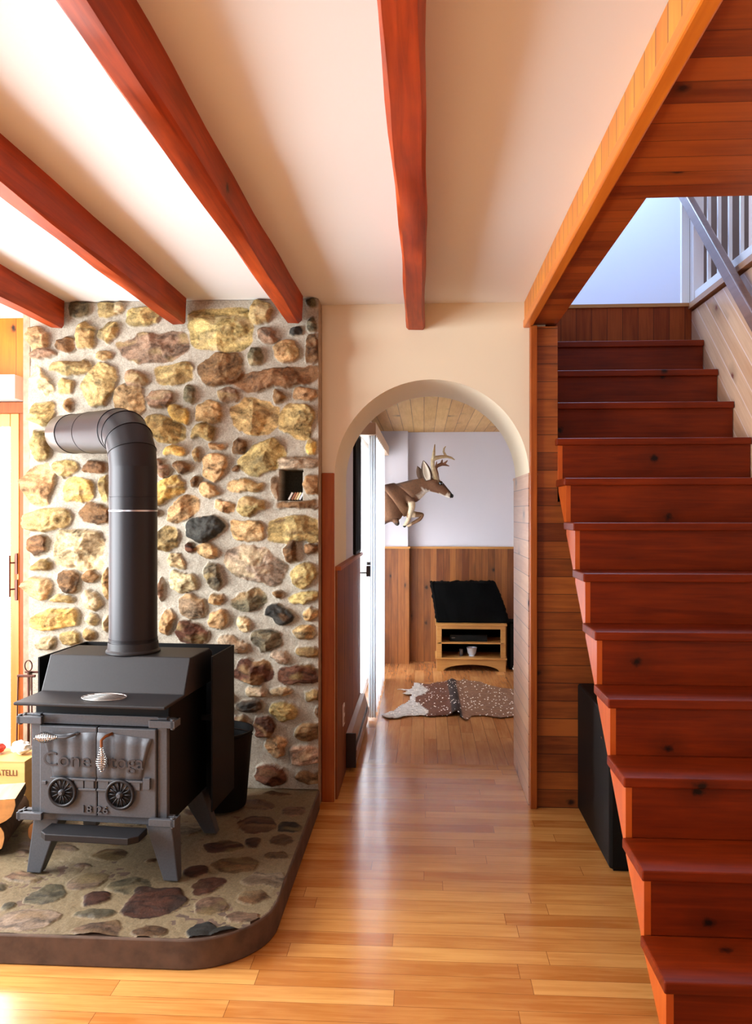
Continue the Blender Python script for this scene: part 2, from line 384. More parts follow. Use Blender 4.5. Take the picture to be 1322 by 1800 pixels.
# ------------------------------------------------------------ beams
def beam(xl, xr, y1, seed, label):
    rnd = random.Random(seed); n = 46; y0 = -3.1
    ph = [rnd.uniform(0, 6) for _ in range(8)]
    m = M(); rows = []
    prof = [(xl, 2.372), (xl+.010, 2.361), (xr-.010, 2.361), (xr, 2.372), (xr+.004, CE+.001), (xl-.004, CE+.001)]
    for i in range(n):
        y = y0+(y1-y0)*i/(n-1)
        for k, (x, z) in enumerate(prof):
            dx = .0035*math.sin(y*3.1+ph[k])+.002*math.sin(y*9+ph[(k+3) % 8])
            dz = .003*math.sin(y*2.7+ph[(k+1) % 8])+.0015*math.sin(y*11+ph[(k+2) % 8])
            if k > 3: dz = 0
            m.v.append((x+dx, y, z+dz))
    for i in range(n-1):
        for k in range(6): m.f.append((i*6+k, i*6+(k+1) % 6, (i+1)*6+(k+1) % 6, (i+1)*6+k))
    m.f += [(5, 4, 3, 2, 1, 0), tuple((n-1)*6+k for k in range(6))]
    return tag(m.build('ceiling_beam', MT['beam'], smooth='auto'), label, 'beam', 'red-brown beams across the white ceiling')
beam(-.662, -.590, 3.815, 1, 'red-brown ceiling beam meeting the right part of the stone chimney')
beam(-.083, .004, 3.975, 2, 'red-brown ceiling beam ending on plaster above the arch')
beam(-1.232, -1.160, 3.815, 3, 'red-brown ceiling beam meeting the middle of the stone chimney')
beam(-1.845, -1.775, 3.83, 4, 'red-brown ceiling beam at the left corner of the stone chimney')

# ------------------------------------------------------------ stone work
PAL = dict(y=(166, 144, 94), Y=(194, 160, 90), o=(178, 144, 100), b=(116, 86, 56), m=(134, 108, 86), g=(104, 96, 74), k=(56, 54, 50),
           p=(164, 144, 122), t=(194, 174, 134), B=(88, 54, 38))
# stones of the chimney: centre x, z (m, wall coordinates), width, height, tilt, squareness, tone
WALLSTONES = [
(-1.709, 2.448, 0.123, 0.078, 0.0, 4.0, 'g'), (-1.56, 2.449, 0.123, 0.087, 0.0, 4.0, 'y'), (-1.378, 2.402, 0.194, 0.097, 0.0, 3.0, 'y'),
(-1.907, 2.306, 0.111, 0.117, 0.0, 3.0, 'o'), (-1.772, 2.276, 0.123, 0.078, 0.0, 2.3, 'b'), (-1.668, 2.319, 0.104, 0.156, 0.0, 3.0, 'y'),
(-1.551, 2.329, 0.117, 0.097, 40.0, 2.5, 'y'), (-1.338, 2.262, 0.374, 0.155, 8.0, 3.5, 'm'), (-1.89, 2.23, 0.117, 0.059, 0.0, 3.0, 'm'),
(-1.749, 2.164, 0.227, 0.078, 4.0, 3.0, 'y'), (-1.893, 2.101, 0.072, 0.189, 30.0, 2.5, 't'), (-1.775, 2.066, 0.081, 0.091, 0.0, 4.0, 'y'),
(-1.606, 2.075, 0.168, 0.227, -32.0, 2.8, 'y'), (-1.58, 2.218, 0.091, 0.058, 0.0, 2.5, 'o'), (-1.409, 2.107, 0.116, 0.084, -35.0, 2.3, 'm'),
(-1.23, 2.13, 0.206, 0.109, 0.0, 4.0, 'y'), (-1.452, 1.999, 0.162, 0.181, 0.0, 2.3, 'o'), (-1.293, 2.003, 0.148, 0.11, 0.0, 2.3, 'm'),
(-1.887, 1.938, 0.124, 0.124, 0.0, 3.0, 'y'), (-1.752, 1.976, 0.058, 0.058, 0.0, 2.3, 'o'), (-1.901, 1.781, 0.111, 0.163, 0.0, 2.5, 'y'),
(-1.199, 1.93, 0.116, 0.071, -40.0, 2.3, 'Y'), (-1.27, 1.858, 0.245, 0.122, -14.0, 2.8, 'y'), (-1.222, 1.755, 0.122, 0.064, 0.0, 2.5, 'Y'),
(-1.188, 1.666, 0.103, 0.071, -15.0, 2.5, 'b'), (-1.898, 1.587, 0.143, 0.228, 0.0, 2.5, 'o'), (-1.783, 1.663, 0.136, 0.091, 0.0, 3.0, 'y'),
(-1.628, 1.676, 0.136, 0.071, -8.0, 3.0, 'b'), (-1.711, 1.553, 0.162, 0.13, 0.0, 4.0, 'Y'), (-1.58, 1.567, 0.058, 0.136, 0.0, 3.0, 'y'),
(-1.852, 1.411, 0.228, 0.117, 0.0, 2.8, 'y'), (-1.623, 1.442, 0.188, 0.11, 0.0, 3.0, 'b'), (-1.913, 1.284, 0.085, 0.111, 0.0, 3.0, 'b'),
(-1.703, 1.263, 0.266, 0.201, 0.0, 4.0, 't'), (-1.884, 1.184, 0.098, 0.065, 0.0, 3.0, 'y'), (-1.901, 1.071, 0.117, 0.117, 0.0, 2.4, 'o'),
(-1.754, 1.1, 0.123, 0.117, 0.0, 2.5, 'b'), (-1.646, 1.134, 0.084, 0.071, -40.0, 2.5, 'b'), (-1.792, 1.016, 0.13, 0.039, 0.0, 3.5, 'y'),
(-1.64, 1.017, 0.117, 0.084, -35.0, 2.8, 't'), (-1.821, 0.918, 0.253, 0.11, 3.0, 3.0, 'Y'), (-1.631, 0.925, 0.071, 0.065, 0.0, 2.3, 't'),
(-1.749, 0.82, 0.091, 0.084, 0.0, 3.0, 'y'), (-1.875, 0.802, 0.13, 0.072, 0.0, 2.5, 't'), (-1.646, 0.849, 0.078, 0.058, -30.0, 2.3, 'y'),
(-1.566, 1.093, 0.052, 0.162, 0.0, 3.0, 'o'), (-1.304, 1.7, 0.039, 0.052, 0.0, 3.0, 'm'), (-1.29, 1.65, 0.084, 0.071, 0.0, 2.5, 'm'),
(-1.304, 1.456, 0.058, 0.045, 0.0, 3.0, 'm'), (-1.557, 0.903, 0.039, 0.091, 0.0, 3.0, 't'), (-0.994, 2.343, 0.327, 0.225, 0.0, 4.5, 'y'),
(-0.796, 2.423, 0.109, 0.134, -15.0, 2.8, 'y'), (-0.759, 2.31, 0.115, 0.09, 0.0, 2.5, 'm'), (-0.632, 2.33, 0.083, 0.051, 0.0, 3.5, 'k'),
(-0.543, 2.362, 0.057, 0.102, 0.0, 3.0, 'g'), (-0.546, 2.464, 0.07, 0.051, 0.0, 3.0, 'g'), (-0.991, 2.153, 0.244, 0.16, 20.0, 2.5, 'b'),
(-0.818, 2.206, 0.083, 0.096, 0.0, 3.0, 'g'), (-0.679, 2.232, 0.147, 0.115, 0.0, 2.6, 'o'), (-0.546, 2.236, 0.076, 0.159, 0.0, 2.6, 'b'),
(-0.729, 2.103, 0.479, 0.102, 6.0, 3.2, 'b'), (-1.143, 2.021, 0.071, 0.096, 0.0, 2.6, 'g'), (-0.96, 2.025, 0.109, 0.083, 0.0, 2.3, 'm'),
(-0.709, 2.009, 0.058, 0.077, 0.0, 2.6, 'b'), (-0.582, 2.027, 0.14, 0.07, 0.0, 2.6, 'o'), (-1.047, 1.932, 0.141, 0.128, 0.0, 3.0, 'o'),
(-1.073, 1.838, 0.129, 0.084, 0.0, 3.0, 'y'), (-0.829, 1.919, 0.256, 0.198, -15.0, 2.6, 'y'), (-0.615, 1.893, 0.198, 0.172, 0.0, 3.0, 'y'),
(-1.014, 1.774, 0.083, 0.051, 0.0, 2.6, 'o'), (-0.899, 1.77, 0.096, 0.083, 0.0, 2.6, 'b'), (-0.784, 1.717, 0.249, 0.147, 25.0, 2.8, 'y'),
(-0.543, 1.777, 0.064, 0.089, 0.0, 3.0, 'Y'), (-1.115, 1.727, 0.039, 0.077, 0.0, 2.6, 'y'), (-1.025, 1.671, 0.148, 0.135, 0.0, 2.8, 'o'),
(-0.907, 1.657, 0.045, 0.032, 0.0, 2.6, 'b'), (-1.115, 1.597, 0.051, 0.064, 0.0, 2.3, 'b'), (-0.612, 1.689, 0.217, 0.07, 0.0, 2.6, 'p'),
(-0.612, 1.486, 0.23, 0.041, 0.0, 4.0, 'b'), (-0.543, 1.579, 0.083, 0.108, 0.0, 3.0, 'o'), (-0.726, 1.563, 0.038, 0.141, 0.0, 3.0, 'm'),
(-1.245, 1.564, 0.187, 0.122, 18.0, 3.0, 'Y'), (-1.05, 1.55, 0.096, 0.084, 15.0, 2.6, 'o'), (-0.871, 1.577, 0.199, 0.07, 3.0, 3.0, 'o'),
(-1.177, 1.458, 0.187, 0.116, 28.0, 2.6, 'o'), (-0.972, 1.475, 0.122, 0.064, -5.0, 2.8, 'o'), (-0.837, 1.478, 0.147, 0.096, 0.0, 2.6, 'y'),
(-1.067, 1.37, 0.199, 0.135, 8.0, 2.4, 'k'), (-0.863, 1.362, 0.173, 0.109, 0.0, 4.5, 'o'), (-0.632, 1.362, 0.274, 0.134, 3.0, 4.5, 'y'),
(-1.262, 1.322, 0.142, 0.135, 0.0, 2.6, 'y'), (-1.137, 1.273, 0.051, 0.058, 0.0, 2.8, 'B'), (-1.064, 1.262, 0.116, 0.084, -15.0, 2.6, 'o'),
(-1.216, 1.209, 0.084, 0.084, 0.0, 3.5, 't'), (-0.823, 1.196, 0.307, 0.186, -12.0, 2.8, 'p'), (-0.645, 1.255, 0.077, 0.109, 10.0, 2.8, 'b'),
(-0.546, 1.271, 0.076, 0.064, 0.0, 3.2, 'b'), (-0.584, 1.15, 0.159, 0.115, 35.0, 2.6, 'y'), (-1.185, 1.1, 0.142, 0.116, 0.0, 2.6, 't'),
(-1.033, 1.134, 0.083, 0.148, 14.0, 2.4, 'g'), (-1.296, 1.066, 0.039, 0.142, 0.0, 2.6, 'm'), (-1.011, 1.021, 0.083, 0.058, 0.0, 2.6, 'o'),
(-1.135, 0.993, 0.122, 0.122, 0.0, 2.8, 'm'), (-0.854, 1.022, 0.192, 0.102, 3.0, 3.0, 'g'), (-0.712, 1.048, 0.058, 0.051, 0.0, 3.0, 'b'),
(-0.584, 1.04, 0.159, 0.064, 5.0, 3.0, 'y'), (-0.709, 0.952, 0.153, 0.089, -8.0, 2.4, 'k'), (-1.259, 0.917, 0.09, 0.129, -20.0, 2.6, 'o'),
(-1.005, 0.922, 0.122, 0.103, 0.0, 2.6, 'o'), (-0.871, 0.909, 0.07, 0.09, 0.0, 2.6, 't'), (-0.546, 0.953, 0.096, 0.07, 0.0, 2.6, 'o'),
(-1.135, 0.857, 0.174, 0.135, -15.0, 3.2, 'B'), (-0.768, 0.827, 0.153, 0.122, 0.0, 2.8, 'g'), (-0.587, 0.865, 0.134, 0.077, 0.0, 3.0, 'o'),
(-0.93, 0.798, 0.16, 0.077, -15.0, 2.6, 'p'), (-0.568, 0.771, 0.14, 0.057, 0.0, 3.2, 'y'), (-0.701, 0.745, 0.089, 0.064, 0.0, 2.4, 'p'),
(-0.835, 0.675, 0.205, 0.122, 0.0, 2.6, 'B'), (-0.601, 0.661, 0.236, 0.102, 0.0, 2.6, 'B'), (-0.815, 0.573, 0.115, 0.07, 0.0, 3.0, 'p'),
(-0.69, 0.583, 0.121, 0.051, 0.0, 2.4, 't'), (-0.543, 0.555, 0.083, 0.051, 0.0, 2.6, 'y'), (-0.854, 0.498, 0.141, 0.064, 0.0, 2.6, 'k'),
(-0.679, 0.481, 0.147, 0.096, 0.0, 2.3, 'y'), (-0.779, 0.405, 0.109, 0.115, -30.0, 3.0, 'B'), (-0.557, 0.378, 0.14, 0.108, 0.0, 2.8, 'b'),
(-0.715, 0.312, 0.115, 0.121, 0.0, 2.5, 'o'), (-0.576, 0.265, 0.166, 0.089, 0.0, 3.5, 'p'), (-0.745, 0.171, 0.16, 0.109, 0.0, 2.8, 'B'),
(-0.554, 0.161, 0.147, 0.07, 0.0, 3.0, 'b'), (-0.888, 0.423, 0.07, 0.058, 0.0, 2.6, 'B'), (-0.521, 0.481, 0.045, 0.051, 0.0, 2.6, 'b'),
(-1.497, 2.454, 0.045, 0.071, 0.0, 3.0, 't'), (-1.015, 0.382, 0.122, 0.097, 6.856459014783702, 2.8, 'o'), (-1.689, 0.155, 0.058, 0.047, 12.942820449330576, 2.8, 't'),
(-1.487, 1.244, 0.104, 0.067, 3.402964296214538, 2.8, 'm'), (-1.615, 0.46, 0.13, 0.08, -17.461576914190825, 2.8, 'o'), (-1.791, 0.533, 0.108, 0.06, -8.244350127237512, 2.8, 'p'),
(-1.197, 0.066, 0.093, 0.05, 3.9905123518640266, 2.8, 'y'), (-0.938, 0.116, 0.097, 0.063, -14.466958076757304, 2.8, 'p'), (-1.379, 0.372, 0.104, 0.088, 7.238833474892694, 2.8, 'o'),
(-1.036, 0.208, 0.12, 0.081, 8.812450085765533, 2.8, 'm'), (-1.433, 0.567, 0.186, 0.116, -4.939337487280984, 2.8, 'b'), (-1.414, 0.764, 0.152, 0.077, -17.576927854168108, 2.8, 'y'),
(-1.46, 1.59, 0.094, 0.061, 3.824860234301461, 2.8, 't'), (-1.633, 0.335, 0.11, 0.057, -0.7580868168776433, 2.8, 'o'), (-1.327, 0.206, 0.135, 0.086, -9.901006230118758, 2.8, 'o'),
(-1.856, 0.324, 0.059, 0.045, 10.401744753980829, 2.8, 'g'), (-1.115, 0.476, 0.084, 0.048, -10.001356764393723, 2.8, 'p'), (-1.814, 0.176, 0.159, 0.135, -18.1661458410635, 2.8, 'm'),
(-1.0, 0.712, 0.072, 0.046, 16.799302296451124, 2.8, 'o'), (-1.844, 0.709, 0.09, 0.073, -1.383843782763151, 2.8, 't'), (-1.195, 0.656, 0.175, 0.136, 17.978242184851744, 2.8, 'y'),
(-1.438, 1.429, 0.063, 0.037, -13.38867820813174, 2.8, 'm'), (-1.638, 0.245, 0.077, 0.05, 13.127065419130432, 2.8, 'g'), (-1.769, 0.421, 0.116, 0.093, 1.235122009568208, 2.8, 'o'),
(-1.401, 1.742, 0.12, 0.079, -5.098306564130484, 2.8, 'o'), (-1.249, 0.404, 0.124, 0.076, 19.283004837027732, 2.8, 'm'), (-1.468, 0.198, 0.068, 0.059, -0.9307013835185103, 2.8, 'p'),
(-1.621, 0.707, 0.052, 0.039, 12.64518047501467, 2.8, 'm'), (-1.667, 0.548, 0.087, 0.046, 1.6271385563675906, 2.8, 'm'), (-1.368, 1.205, 0.074, 0.062, 10.562173957644973, 2.8, 'o'),
(-1.5, 0.459, 0.067, 0.057, 3.69276808874325, 2.8, 'y'), (-1.415, 0.902, 0.061, 0.049, -8.022206560834064, 2.8, 'p'), (-1.699, 0.638, 0.065, 0.034, -15.35581849597644, 2.8, 'y'),
(-1.426, 0.086, 0.159, 0.128, -16.969696382492522, 2.8, 'b'), (-1.499, 1.344, 0.056, 0.034, 13.031717213823143, 2.8, 'o'), (-1.225, 0.324, 0.062, 0.037, -4.991996915342423, 2.8, 'y'),
(-1.524, 1.869, 0.065, 0.042, 0.640380594129951, 2.8, 'o'), (-1.493, 0.351, 0.073, 0.061, -5.0355960425835775, 2.8, 'm'), (-1.266, 0.531, 0.084, 0.06, -17.318881438007683, 2.8, 'm'),
(-1.905, 0.425, 0.055, 0.044, 1.3528477699004497, 2.8, 'm'), (-1.065, 0.105, 0.083, 0.054, 2.1001263163239656, 2.8, 't'), (-1.646, 0.058, 0.072, 0.039, -9.27798388936579, 2.8, 'y'),
(-1.422, 0.68, 0.059, 0.036, 9.051369717365048, 2.8, 'y'), (-1.769, 0.31, 0.064, 0.042, -3.027333504648947, 2.8, 'b'), (-1.833, 0.623, 0.06, 0.042, 12.576501073075704, 2.8, 'p'),
(-1.166, 0.221, 0.089, 0.066, -10.214496844046153, 2.8, 'g'), (-0.996, 0.557, 0.124, 0.079, -10.777235376310479, 2.8, 'b'), (-1.409, 1.486, 0.06, 0.032, 13.300521029918528, 2.8, 'g'),
(-1.75, 0.051, 0.075, 0.058, -5.8091269041556295, 2.8, 'b'), (-0.97, 0.483, 0.052, 0.034, 3.2959219504930743, 2.8, 't'), (-1.127, 0.335, 0.053, 0.037, 13.554178860768147, 2.8, 'o'),
(-1.521, 1.771, 0.053, 0.029, 18.129492888119984, 2.8, 'p'), (-1.397, 1.041, 0.057, 0.039, 9.641130738005149, 2.8, 't'), (-1.713, 0.727, 0.059, 0.035, 14.214736396575063, 2.8, 'b'),
(-1.499, 0.272, 0.07, 0.047, 8.309561377530098, 2.8, 'p')
]
HEARTHSTONES = [
(-1.482, 2.856, 0.151, 0.084, -9.0, 2.6, 'm'), (-1.332, 2.733, 0.112, 0.136, 5.0, 2.6, 'g'), (-1.237, 2.848, 0.142, 0.13, 9.0, 2.6, 'm'),
(-1.148, 2.711, 0.091, 0.108, 4.0, 2.6, 'B'), (-1.06, 2.823, 0.177, 0.135, 5.0, 2.6, 'g'), (-0.931, 2.704, 0.22, 0.24, -1.0, 2.6, 'B'),
(-0.787, 2.839, 0.119, 0.146, -4.0, 2.6, 'B'), (-0.717, 3.011, 0.183, 0.143, -7.0, 2.6, 'b'), (-0.583, 2.901, 0.147, 0.132, -2.0, 2.6, 'p'),
(-0.589, 2.761, 0.112, 0.078, 8.0, 2.6, 'b'), (-0.728, 2.692, 0.117, 0.114, 9.0, 2.6, 'm'), (-1.109, 2.619, 0.176, 0.051, -3.0, 2.6, 'g'),
(-1.314, 2.566, 0.196, 0.144, -10.0, 2.6, 'p'), (-1.054, 2.513, 0.169, 0.107, -2.0, 2.6, 'm'), (-0.872, 2.52, 0.106, 0.079, -1.0, 2.6, 'b'),
(-0.699, 2.524, 0.099, 0.122, 10.0, 2.6, 'k'), (-0.634, 2.531, 0.081, 0.072, 7.0, 2.6, 'k'), (-0.601, 2.627, 0.114, 0.085, -4.0, 2.6, 'm'),
(-0.575, 3.111, 0.094, 0.065, 10.0, 2.6, 'b'), (-0.705, 3.217, 0.079, 0.092, 9.0, 2.6, 'B'), (-0.588, 3.241, 0.103, 0.106, -11.0, 2.6, 'b'),
(-0.576, 3.383, 0.117, 0.115, 2.0, 2.6, 'k'), (-0.721, 3.412, 0.153, 0.196, 12.0, 2.6, 'B'), (-0.81, 3.166, 0.142, 0.124, 12.0, 2.6, 'B'),
(-0.773, 3.637, 0.189, 0.104, -11.0, 2.6, 'm'), (-0.704, 3.775, 0.163, 0.064, 2.0, 2.6, 'b'), (-0.582, 3.565, 0.128, 0.114, 1.0, 2.6, 'm'),
(-0.864, 2.954, 0.09, 0.099, 6.0, 2.6, 'B'), (-1.416, 2.659, 0.059, 0.057, 1.0, 2.6, 'g'), (-1.76, 3.637, 0.161, 0.104, 0, 2.6, 'b'),
(-1.814, 3.347, 0.166, 0.109, 0, 2.6, 'B'), (-2.209, 3.642, 0.099, 0.091, 0, 2.6, 'm'), (-1.743, 2.708, 0.091, 0.089, 0, 2.6, 'b'),
(-1.57, 3.302, 0.125, 0.111, 0, 2.6, 'B'), (-1.027, 3.737, 0.189, 0.112, 0, 2.6, 'm'), (-1.486, 3.679, 0.073, 0.037, 0, 2.6, 'm'),
(-2.273, 2.714, 0.114, 0.1, 0, 2.6, 'B'), (-1.296, 3.633, 0.194, 0.118, 0, 2.6, 'm'), (-2.055, 3.137, 0.133, 0.085, 0, 2.6, 'B'),
(-1.254, 3.237, 0.195, 0.17, 0, 2.6, 'b'), (-1.026, 3.347, 0.146, 0.143, 0, 2.6, 'p'), (-1.052, 3.525, 0.085, 0.061, 0, 2.6, 'B'),
(-1.536, 2.53, 0.069, 0.06, 0, 2.6, 'm'), (-1.68, 2.823, 0.094, 0.062, 0, 2.6, 'g'), (-2.063, 2.795, 0.158, 0.116, 0, 2.6, 'p'),
(-1.984, 2.952, 0.097, 0.056, 0, 2.6, 'm'), (-1.522, 2.757, 0.062, 0.051, 0, 2.6, 'g'), (-1.247, 3.069, 0.137, 0.101, 0, 2.6, 'b'),
(-1.029, 3.172, 0.095, 0.083, 0, 2.6, 'g'), (-1.77, 3.055, 0.19, 0.167, 0, 2.6, 'g'), (-2.078, 3.254, 0.072, 0.064, 0, 2.6, 'm'),
(-1.555, 2.658, 0.093, 0.067, 0, 2.6, 'b'), (-1.448, 3.131, 0.118, 0.079, 0, 2.6, 'm'), (-1.341, 3.784, 0.141, 0.076, 0, 2.6, 'm'),
(-2.107, 3.442, 0.181, 0.111, 0, 2.6, 'b'), (-1.264, 3.421, 0.097, 0.073, 0, 2.6, 'p'), (-1.94, 3.778, 0.098, 0.053, 0, 2.6, 'm'),
(-1.054, 3.029, 0.064, 0.04, 0, 2.6, 'b'), (-1.932, 2.588, 0.11, 0.063, 0, 2.6, 'm'), (-2.284, 3.22, 0.102, 0.06, 0, 2.6, 'm'),
(-2.038, 3.588, 0.06, 0.032, 0, 2.6, 'B'), (-2.124, 2.536, 0.2, 0.19, 0, 2.6, 'b'), (-2.185, 3.022, 0.062, 0.035, 0, 2.6, 'm'),
(-1.822, 3.488, 0.113, 0.07, 0, 2.6, 'b'), (-1.51, 3.545, 0.153, 0.118, 0, 2.6, 'g'), (-2.281, 2.966, 0.07, 0.069, 0, 2.6, 'g'),
(-1.881, 3.212, 0.098, 0.078, 0, 2.6, 'g'), (-1.713, 3.782, 0.157, 0.116, 0, 2.6, 'B'), (-1.884, 2.746, 0.097, 0.085, 0, 2.6, 'B'),
(-1.492, 2.989, 0.065, 0.037, 0, 2.6, 'b'), (-1.811, 2.92, 0.076, 0.039, 0, 2.6, 'b'), (-1.769, 2.53, 0.076, 0.055, 0, 2.6, 'b'),
(-2.097, 3.766, 0.109, 0.097, 0, 2.6, 'm'), (-1.168, 3.519, 0.069, 0.041, 0, 2.6, 'B'), (-2.285, 3.756, 0.109, 0.065, 0, 2.6, 'B'),
(-1.917, 3.614, 0.074, 0.055, 0, 2.6, 'g'), (-1.401, 3.393, 0.074, 0.046, 0, 2.6, 'b'), (-1.426, 3.247, 0.076, 0.071, 0, 2.6, 'm'),
(-2.024, 3.66, 0.064, 0.048, 0, 2.6, 'b'), (-1.592, 3.152, 0.095, 0.059, 0, 2.6, 'p'), (-2.273, 3.394, 0.061, 0.051, 0, 2.6, 'b'),
(-1.684, 3.522, 0.064, 0.048, 0, 2.6, 'm'), (-1.653, 2.533, 0.084, 0.065, 0, 2.6, 'm'), (-1.529, 3.756, 0.075, 0.051, 0, 2.6, 'm'),
(-1.583, 3.067, 0.062, 0.048, 0, 2.6, 'm'), (-1.645, 3.422, 0.061, 0.041, 0, 2.6, 'g'), (-1.302, 2.961, 0.066, 0.034, 0, 2.6, 'm'),
(-2.283, 3.506, 0.102, 0.088, 0, 2.6, 'm'), (-2.237, 2.833, 0.115, 0.069, 0, 2.6, 'm')
]
def stonefield(stones, x0, x1, y0, y1, step, relief, jitter, edge, seed, niche=None, mort=(174, 168, 154), dark=1.0):
    rs = np.random.RandomState(seed)
    nx = int((x1-x0)/step)+1; ny = int((y1-y0)/step)+1
    X, Y = np.meshgrid(np.linspace(x0, x1, nx), np.linspace(y0, y1, ny))
    def vn(X, Y, f, sd):
        r = np.random.RandomState(sd).rand(97, 97)
        u = X*f+50.3; v = Y*f+31.7
        i = np.floor(u).astype(int); j = np.floor(v).astype(int); a = u-i; b = v-j
        a = a*a*(3-2*a); b = b*b*(3-2*b)
        g = lambda p, q: r[p % 97, q % 97]
        return (g(i, j)*(1-a)+g(i+1, j)*a)*(1-b)+(g(i, j+1)*(1-a)+g(i+1, j+1)*a)*b-.5
    wx = vn(X, Y, 14, 1)*.028*jitter+vn(X, Y, 40, 2)*.010*jitter+vn(X, Y, 95, 12)*.004*jitter
    wy = vn(X, Y, 14, 3)*.028*jitter+vn(X, Y, 40, 4)*.010*jitter+vn(X, Y, 95, 14)*.004*jitter
    Hh = vn(X, Y, 9, 5)*.008*relief/.04+vn(X, Y, 60, 6)*.0022
    ml = np.array(lin(mort)[:3]); C = np.ones(X.shape+(3,))*ml
    C *= (1+vn(X, Y, 7, 7)[..., None]*.14+vn(X, Y, 70, 8)[..., None]*.12)
    best = np.zeros(X.shape)
    for s in stones:
        cx, cy, sw, sh, ang, pw, tone = s
        mrg = max(sw, sh)*.75+.03
        ix = slice(max(0, int((cx-mrg-x0)/step)), max(0, min(nx, int((cx+mrg-x0)/step)+1)))
        iy = slice(max(0, int((cy-mrg-y0)/step)), max(0, min(ny, int((cy+mrg-y0)/step)+1)))
        xs = X[iy, ix]+wx[iy, ix]-cx; ys = Y[iy, ix]+wy[iy, ix]-cy
        if xs.size == 0: continue
        a = math.radians(ang); u = xs*math.cos(a)+ys*math.sin(a); v = -xs*math.sin(a)+ys*math.cos(a)
        # irregular outline: superellipse with random corner cuts
        d = (np.abs(u/(sw/2))**pw+np.abs(v/(sh/2))**pw)**(1/pw)
        for k in range(4 if pw < 4 else 0):
            th = rs.uniform(0, 6.28); d = np.maximum(d, (u/(sw/2))*math.cos(th)+(v/(sh/2))*math.sin(th)+rs.uniform(.0, .12)+(.22 if pw >= 4 else 0))
        sz = min(sw, sh)/2; dist = (1-d)*sz
        inside = dist > 0
        top = relief*rs.uniform(.7, 1.15)*min(1, (sz/.022))
        hgt = np.full(d.shape, top)
        for k in range(6):      # random facets
            th = rs.uniform(0, 6.28); sl = rs.uniform(.1, .55)*relief/.04
            hgt = np.minimum(hgt, top*rs.uniform(.95, 1.25)-sl*(u*math.cos(th)+v*math.sin(th)))
        hgt = np.minimum(hgt, edge*np.sqrt(np.clip(dist, 0, None)/.011)*relief/.04)
        hgt += vn(xs+cx*3, ys+cy*5, 45, 21)*.007*relief/.04+vn(xs*1.0+cx, ys*3+cy, 80, 22)*.004*relief/.04
        Hh[iy, ix] = np.where(inside, np.maximum(Hh[iy, ix], hgt), Hh[iy, ix])
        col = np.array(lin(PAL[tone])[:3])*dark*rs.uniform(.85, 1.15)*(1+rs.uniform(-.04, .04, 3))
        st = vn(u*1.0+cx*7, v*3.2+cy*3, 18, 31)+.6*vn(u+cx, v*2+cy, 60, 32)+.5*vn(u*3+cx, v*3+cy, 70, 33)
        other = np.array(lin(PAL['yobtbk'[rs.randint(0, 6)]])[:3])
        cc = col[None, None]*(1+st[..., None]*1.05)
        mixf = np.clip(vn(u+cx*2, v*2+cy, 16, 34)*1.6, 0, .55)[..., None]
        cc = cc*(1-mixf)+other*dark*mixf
        al = np.clip(dist/.004, 0, 1)[..., None]
        C[iy, ix] = C[iy, ix]*(1-al)+cc*al
        best[iy, ix] = np.maximum(best[iy, ix], np.where(inside, 1, 0))
    # mortar slumps into joints
    if niche:
        n0, n1, n2, n3 = niche
        ins = (X+wx*.3 > n0) & (X+wx*.3 < n1) & (Y > n2) & (Y < n3)
        Hh = np.where(ins, -.16, Hh)
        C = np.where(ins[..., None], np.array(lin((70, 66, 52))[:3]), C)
    return X, Y, Hh, np.clip(C, 0.004, 1), nx, ny
def stone_mat(name, rough):
    T = NT(name); at = T.n('ShaderNodeAttribute', attribute_name='Col')
    tc = T.n('ShaderNodeTexCoord').outputs['Object']; nz = T.noise(tc, 140, 5, .6)
    f = T.ramp(nz, .25, .75)
    v = T.n('ShaderNodeMix', data_type='RGBA', blend_type='MULTIPLY'); v.inputs[0].default_value = 1
    T.l(at.outputs['Color'], v.inputs[6]); T.l(T.mix(f, (.58, .56, .54, 1), (1.2, 1.18, 1.15, 1)), v.inputs[7])
    T.l(v.outputs[2], T.b.inputs['Base Color']); T.b.inputs['Roughness'].default_value = rough
    T.b.inputs['Specular IOR Level'].default_value = .25
    T.bump(nz, .5, .0025)
    return T.m
def grid_object(name, X, Y, Hh, C, nx, ny, put, mat, keep=None):
    P = put(X, Y, Hh).reshape(-1, 3).astype(np.float32)
    idx = np.arange(nx*ny).reshape(ny, nx)
    q = np.stack([idx[:-1, :-1], idx[:-1, 1:], idx[1:, 1:], idx[1:, :-1]], -1).reshape(-1, 4)
    if keep is not None:
        kf = keep.reshape(-1)[q].all(1); q = q[kf]
    me = bpy.data.meshes.new(name); me.vertices.add(len(P)); me.vertices.foreach_set('co', P.ravel())
    me.loops.add(q.size); me.loops.foreach_set('vertex_index', q.astype(np.int32).ravel())
    me.polygons.add(len(q)); me.polygons.foreach_set('loop_start', np.arange(0, q.size, 4, dtype=np.int32))
    me.polygons.foreach_set('use_smooth', np.ones(len(q), dtype=bool))
    me.update(calc_edges=True)
    ca = me.color_attributes.new('Col', 'FLOAT_COLOR', 'POINT')
    ca.data.foreach_set('color', np.concatenate([C.reshape(-1, 3), np.ones((nx*ny, 1))], 1).astype(np.float32).ravel())
    me.materials.append(mat)
    o = bpy.data.objects.new(name, me); COL.objects.link(o); return o

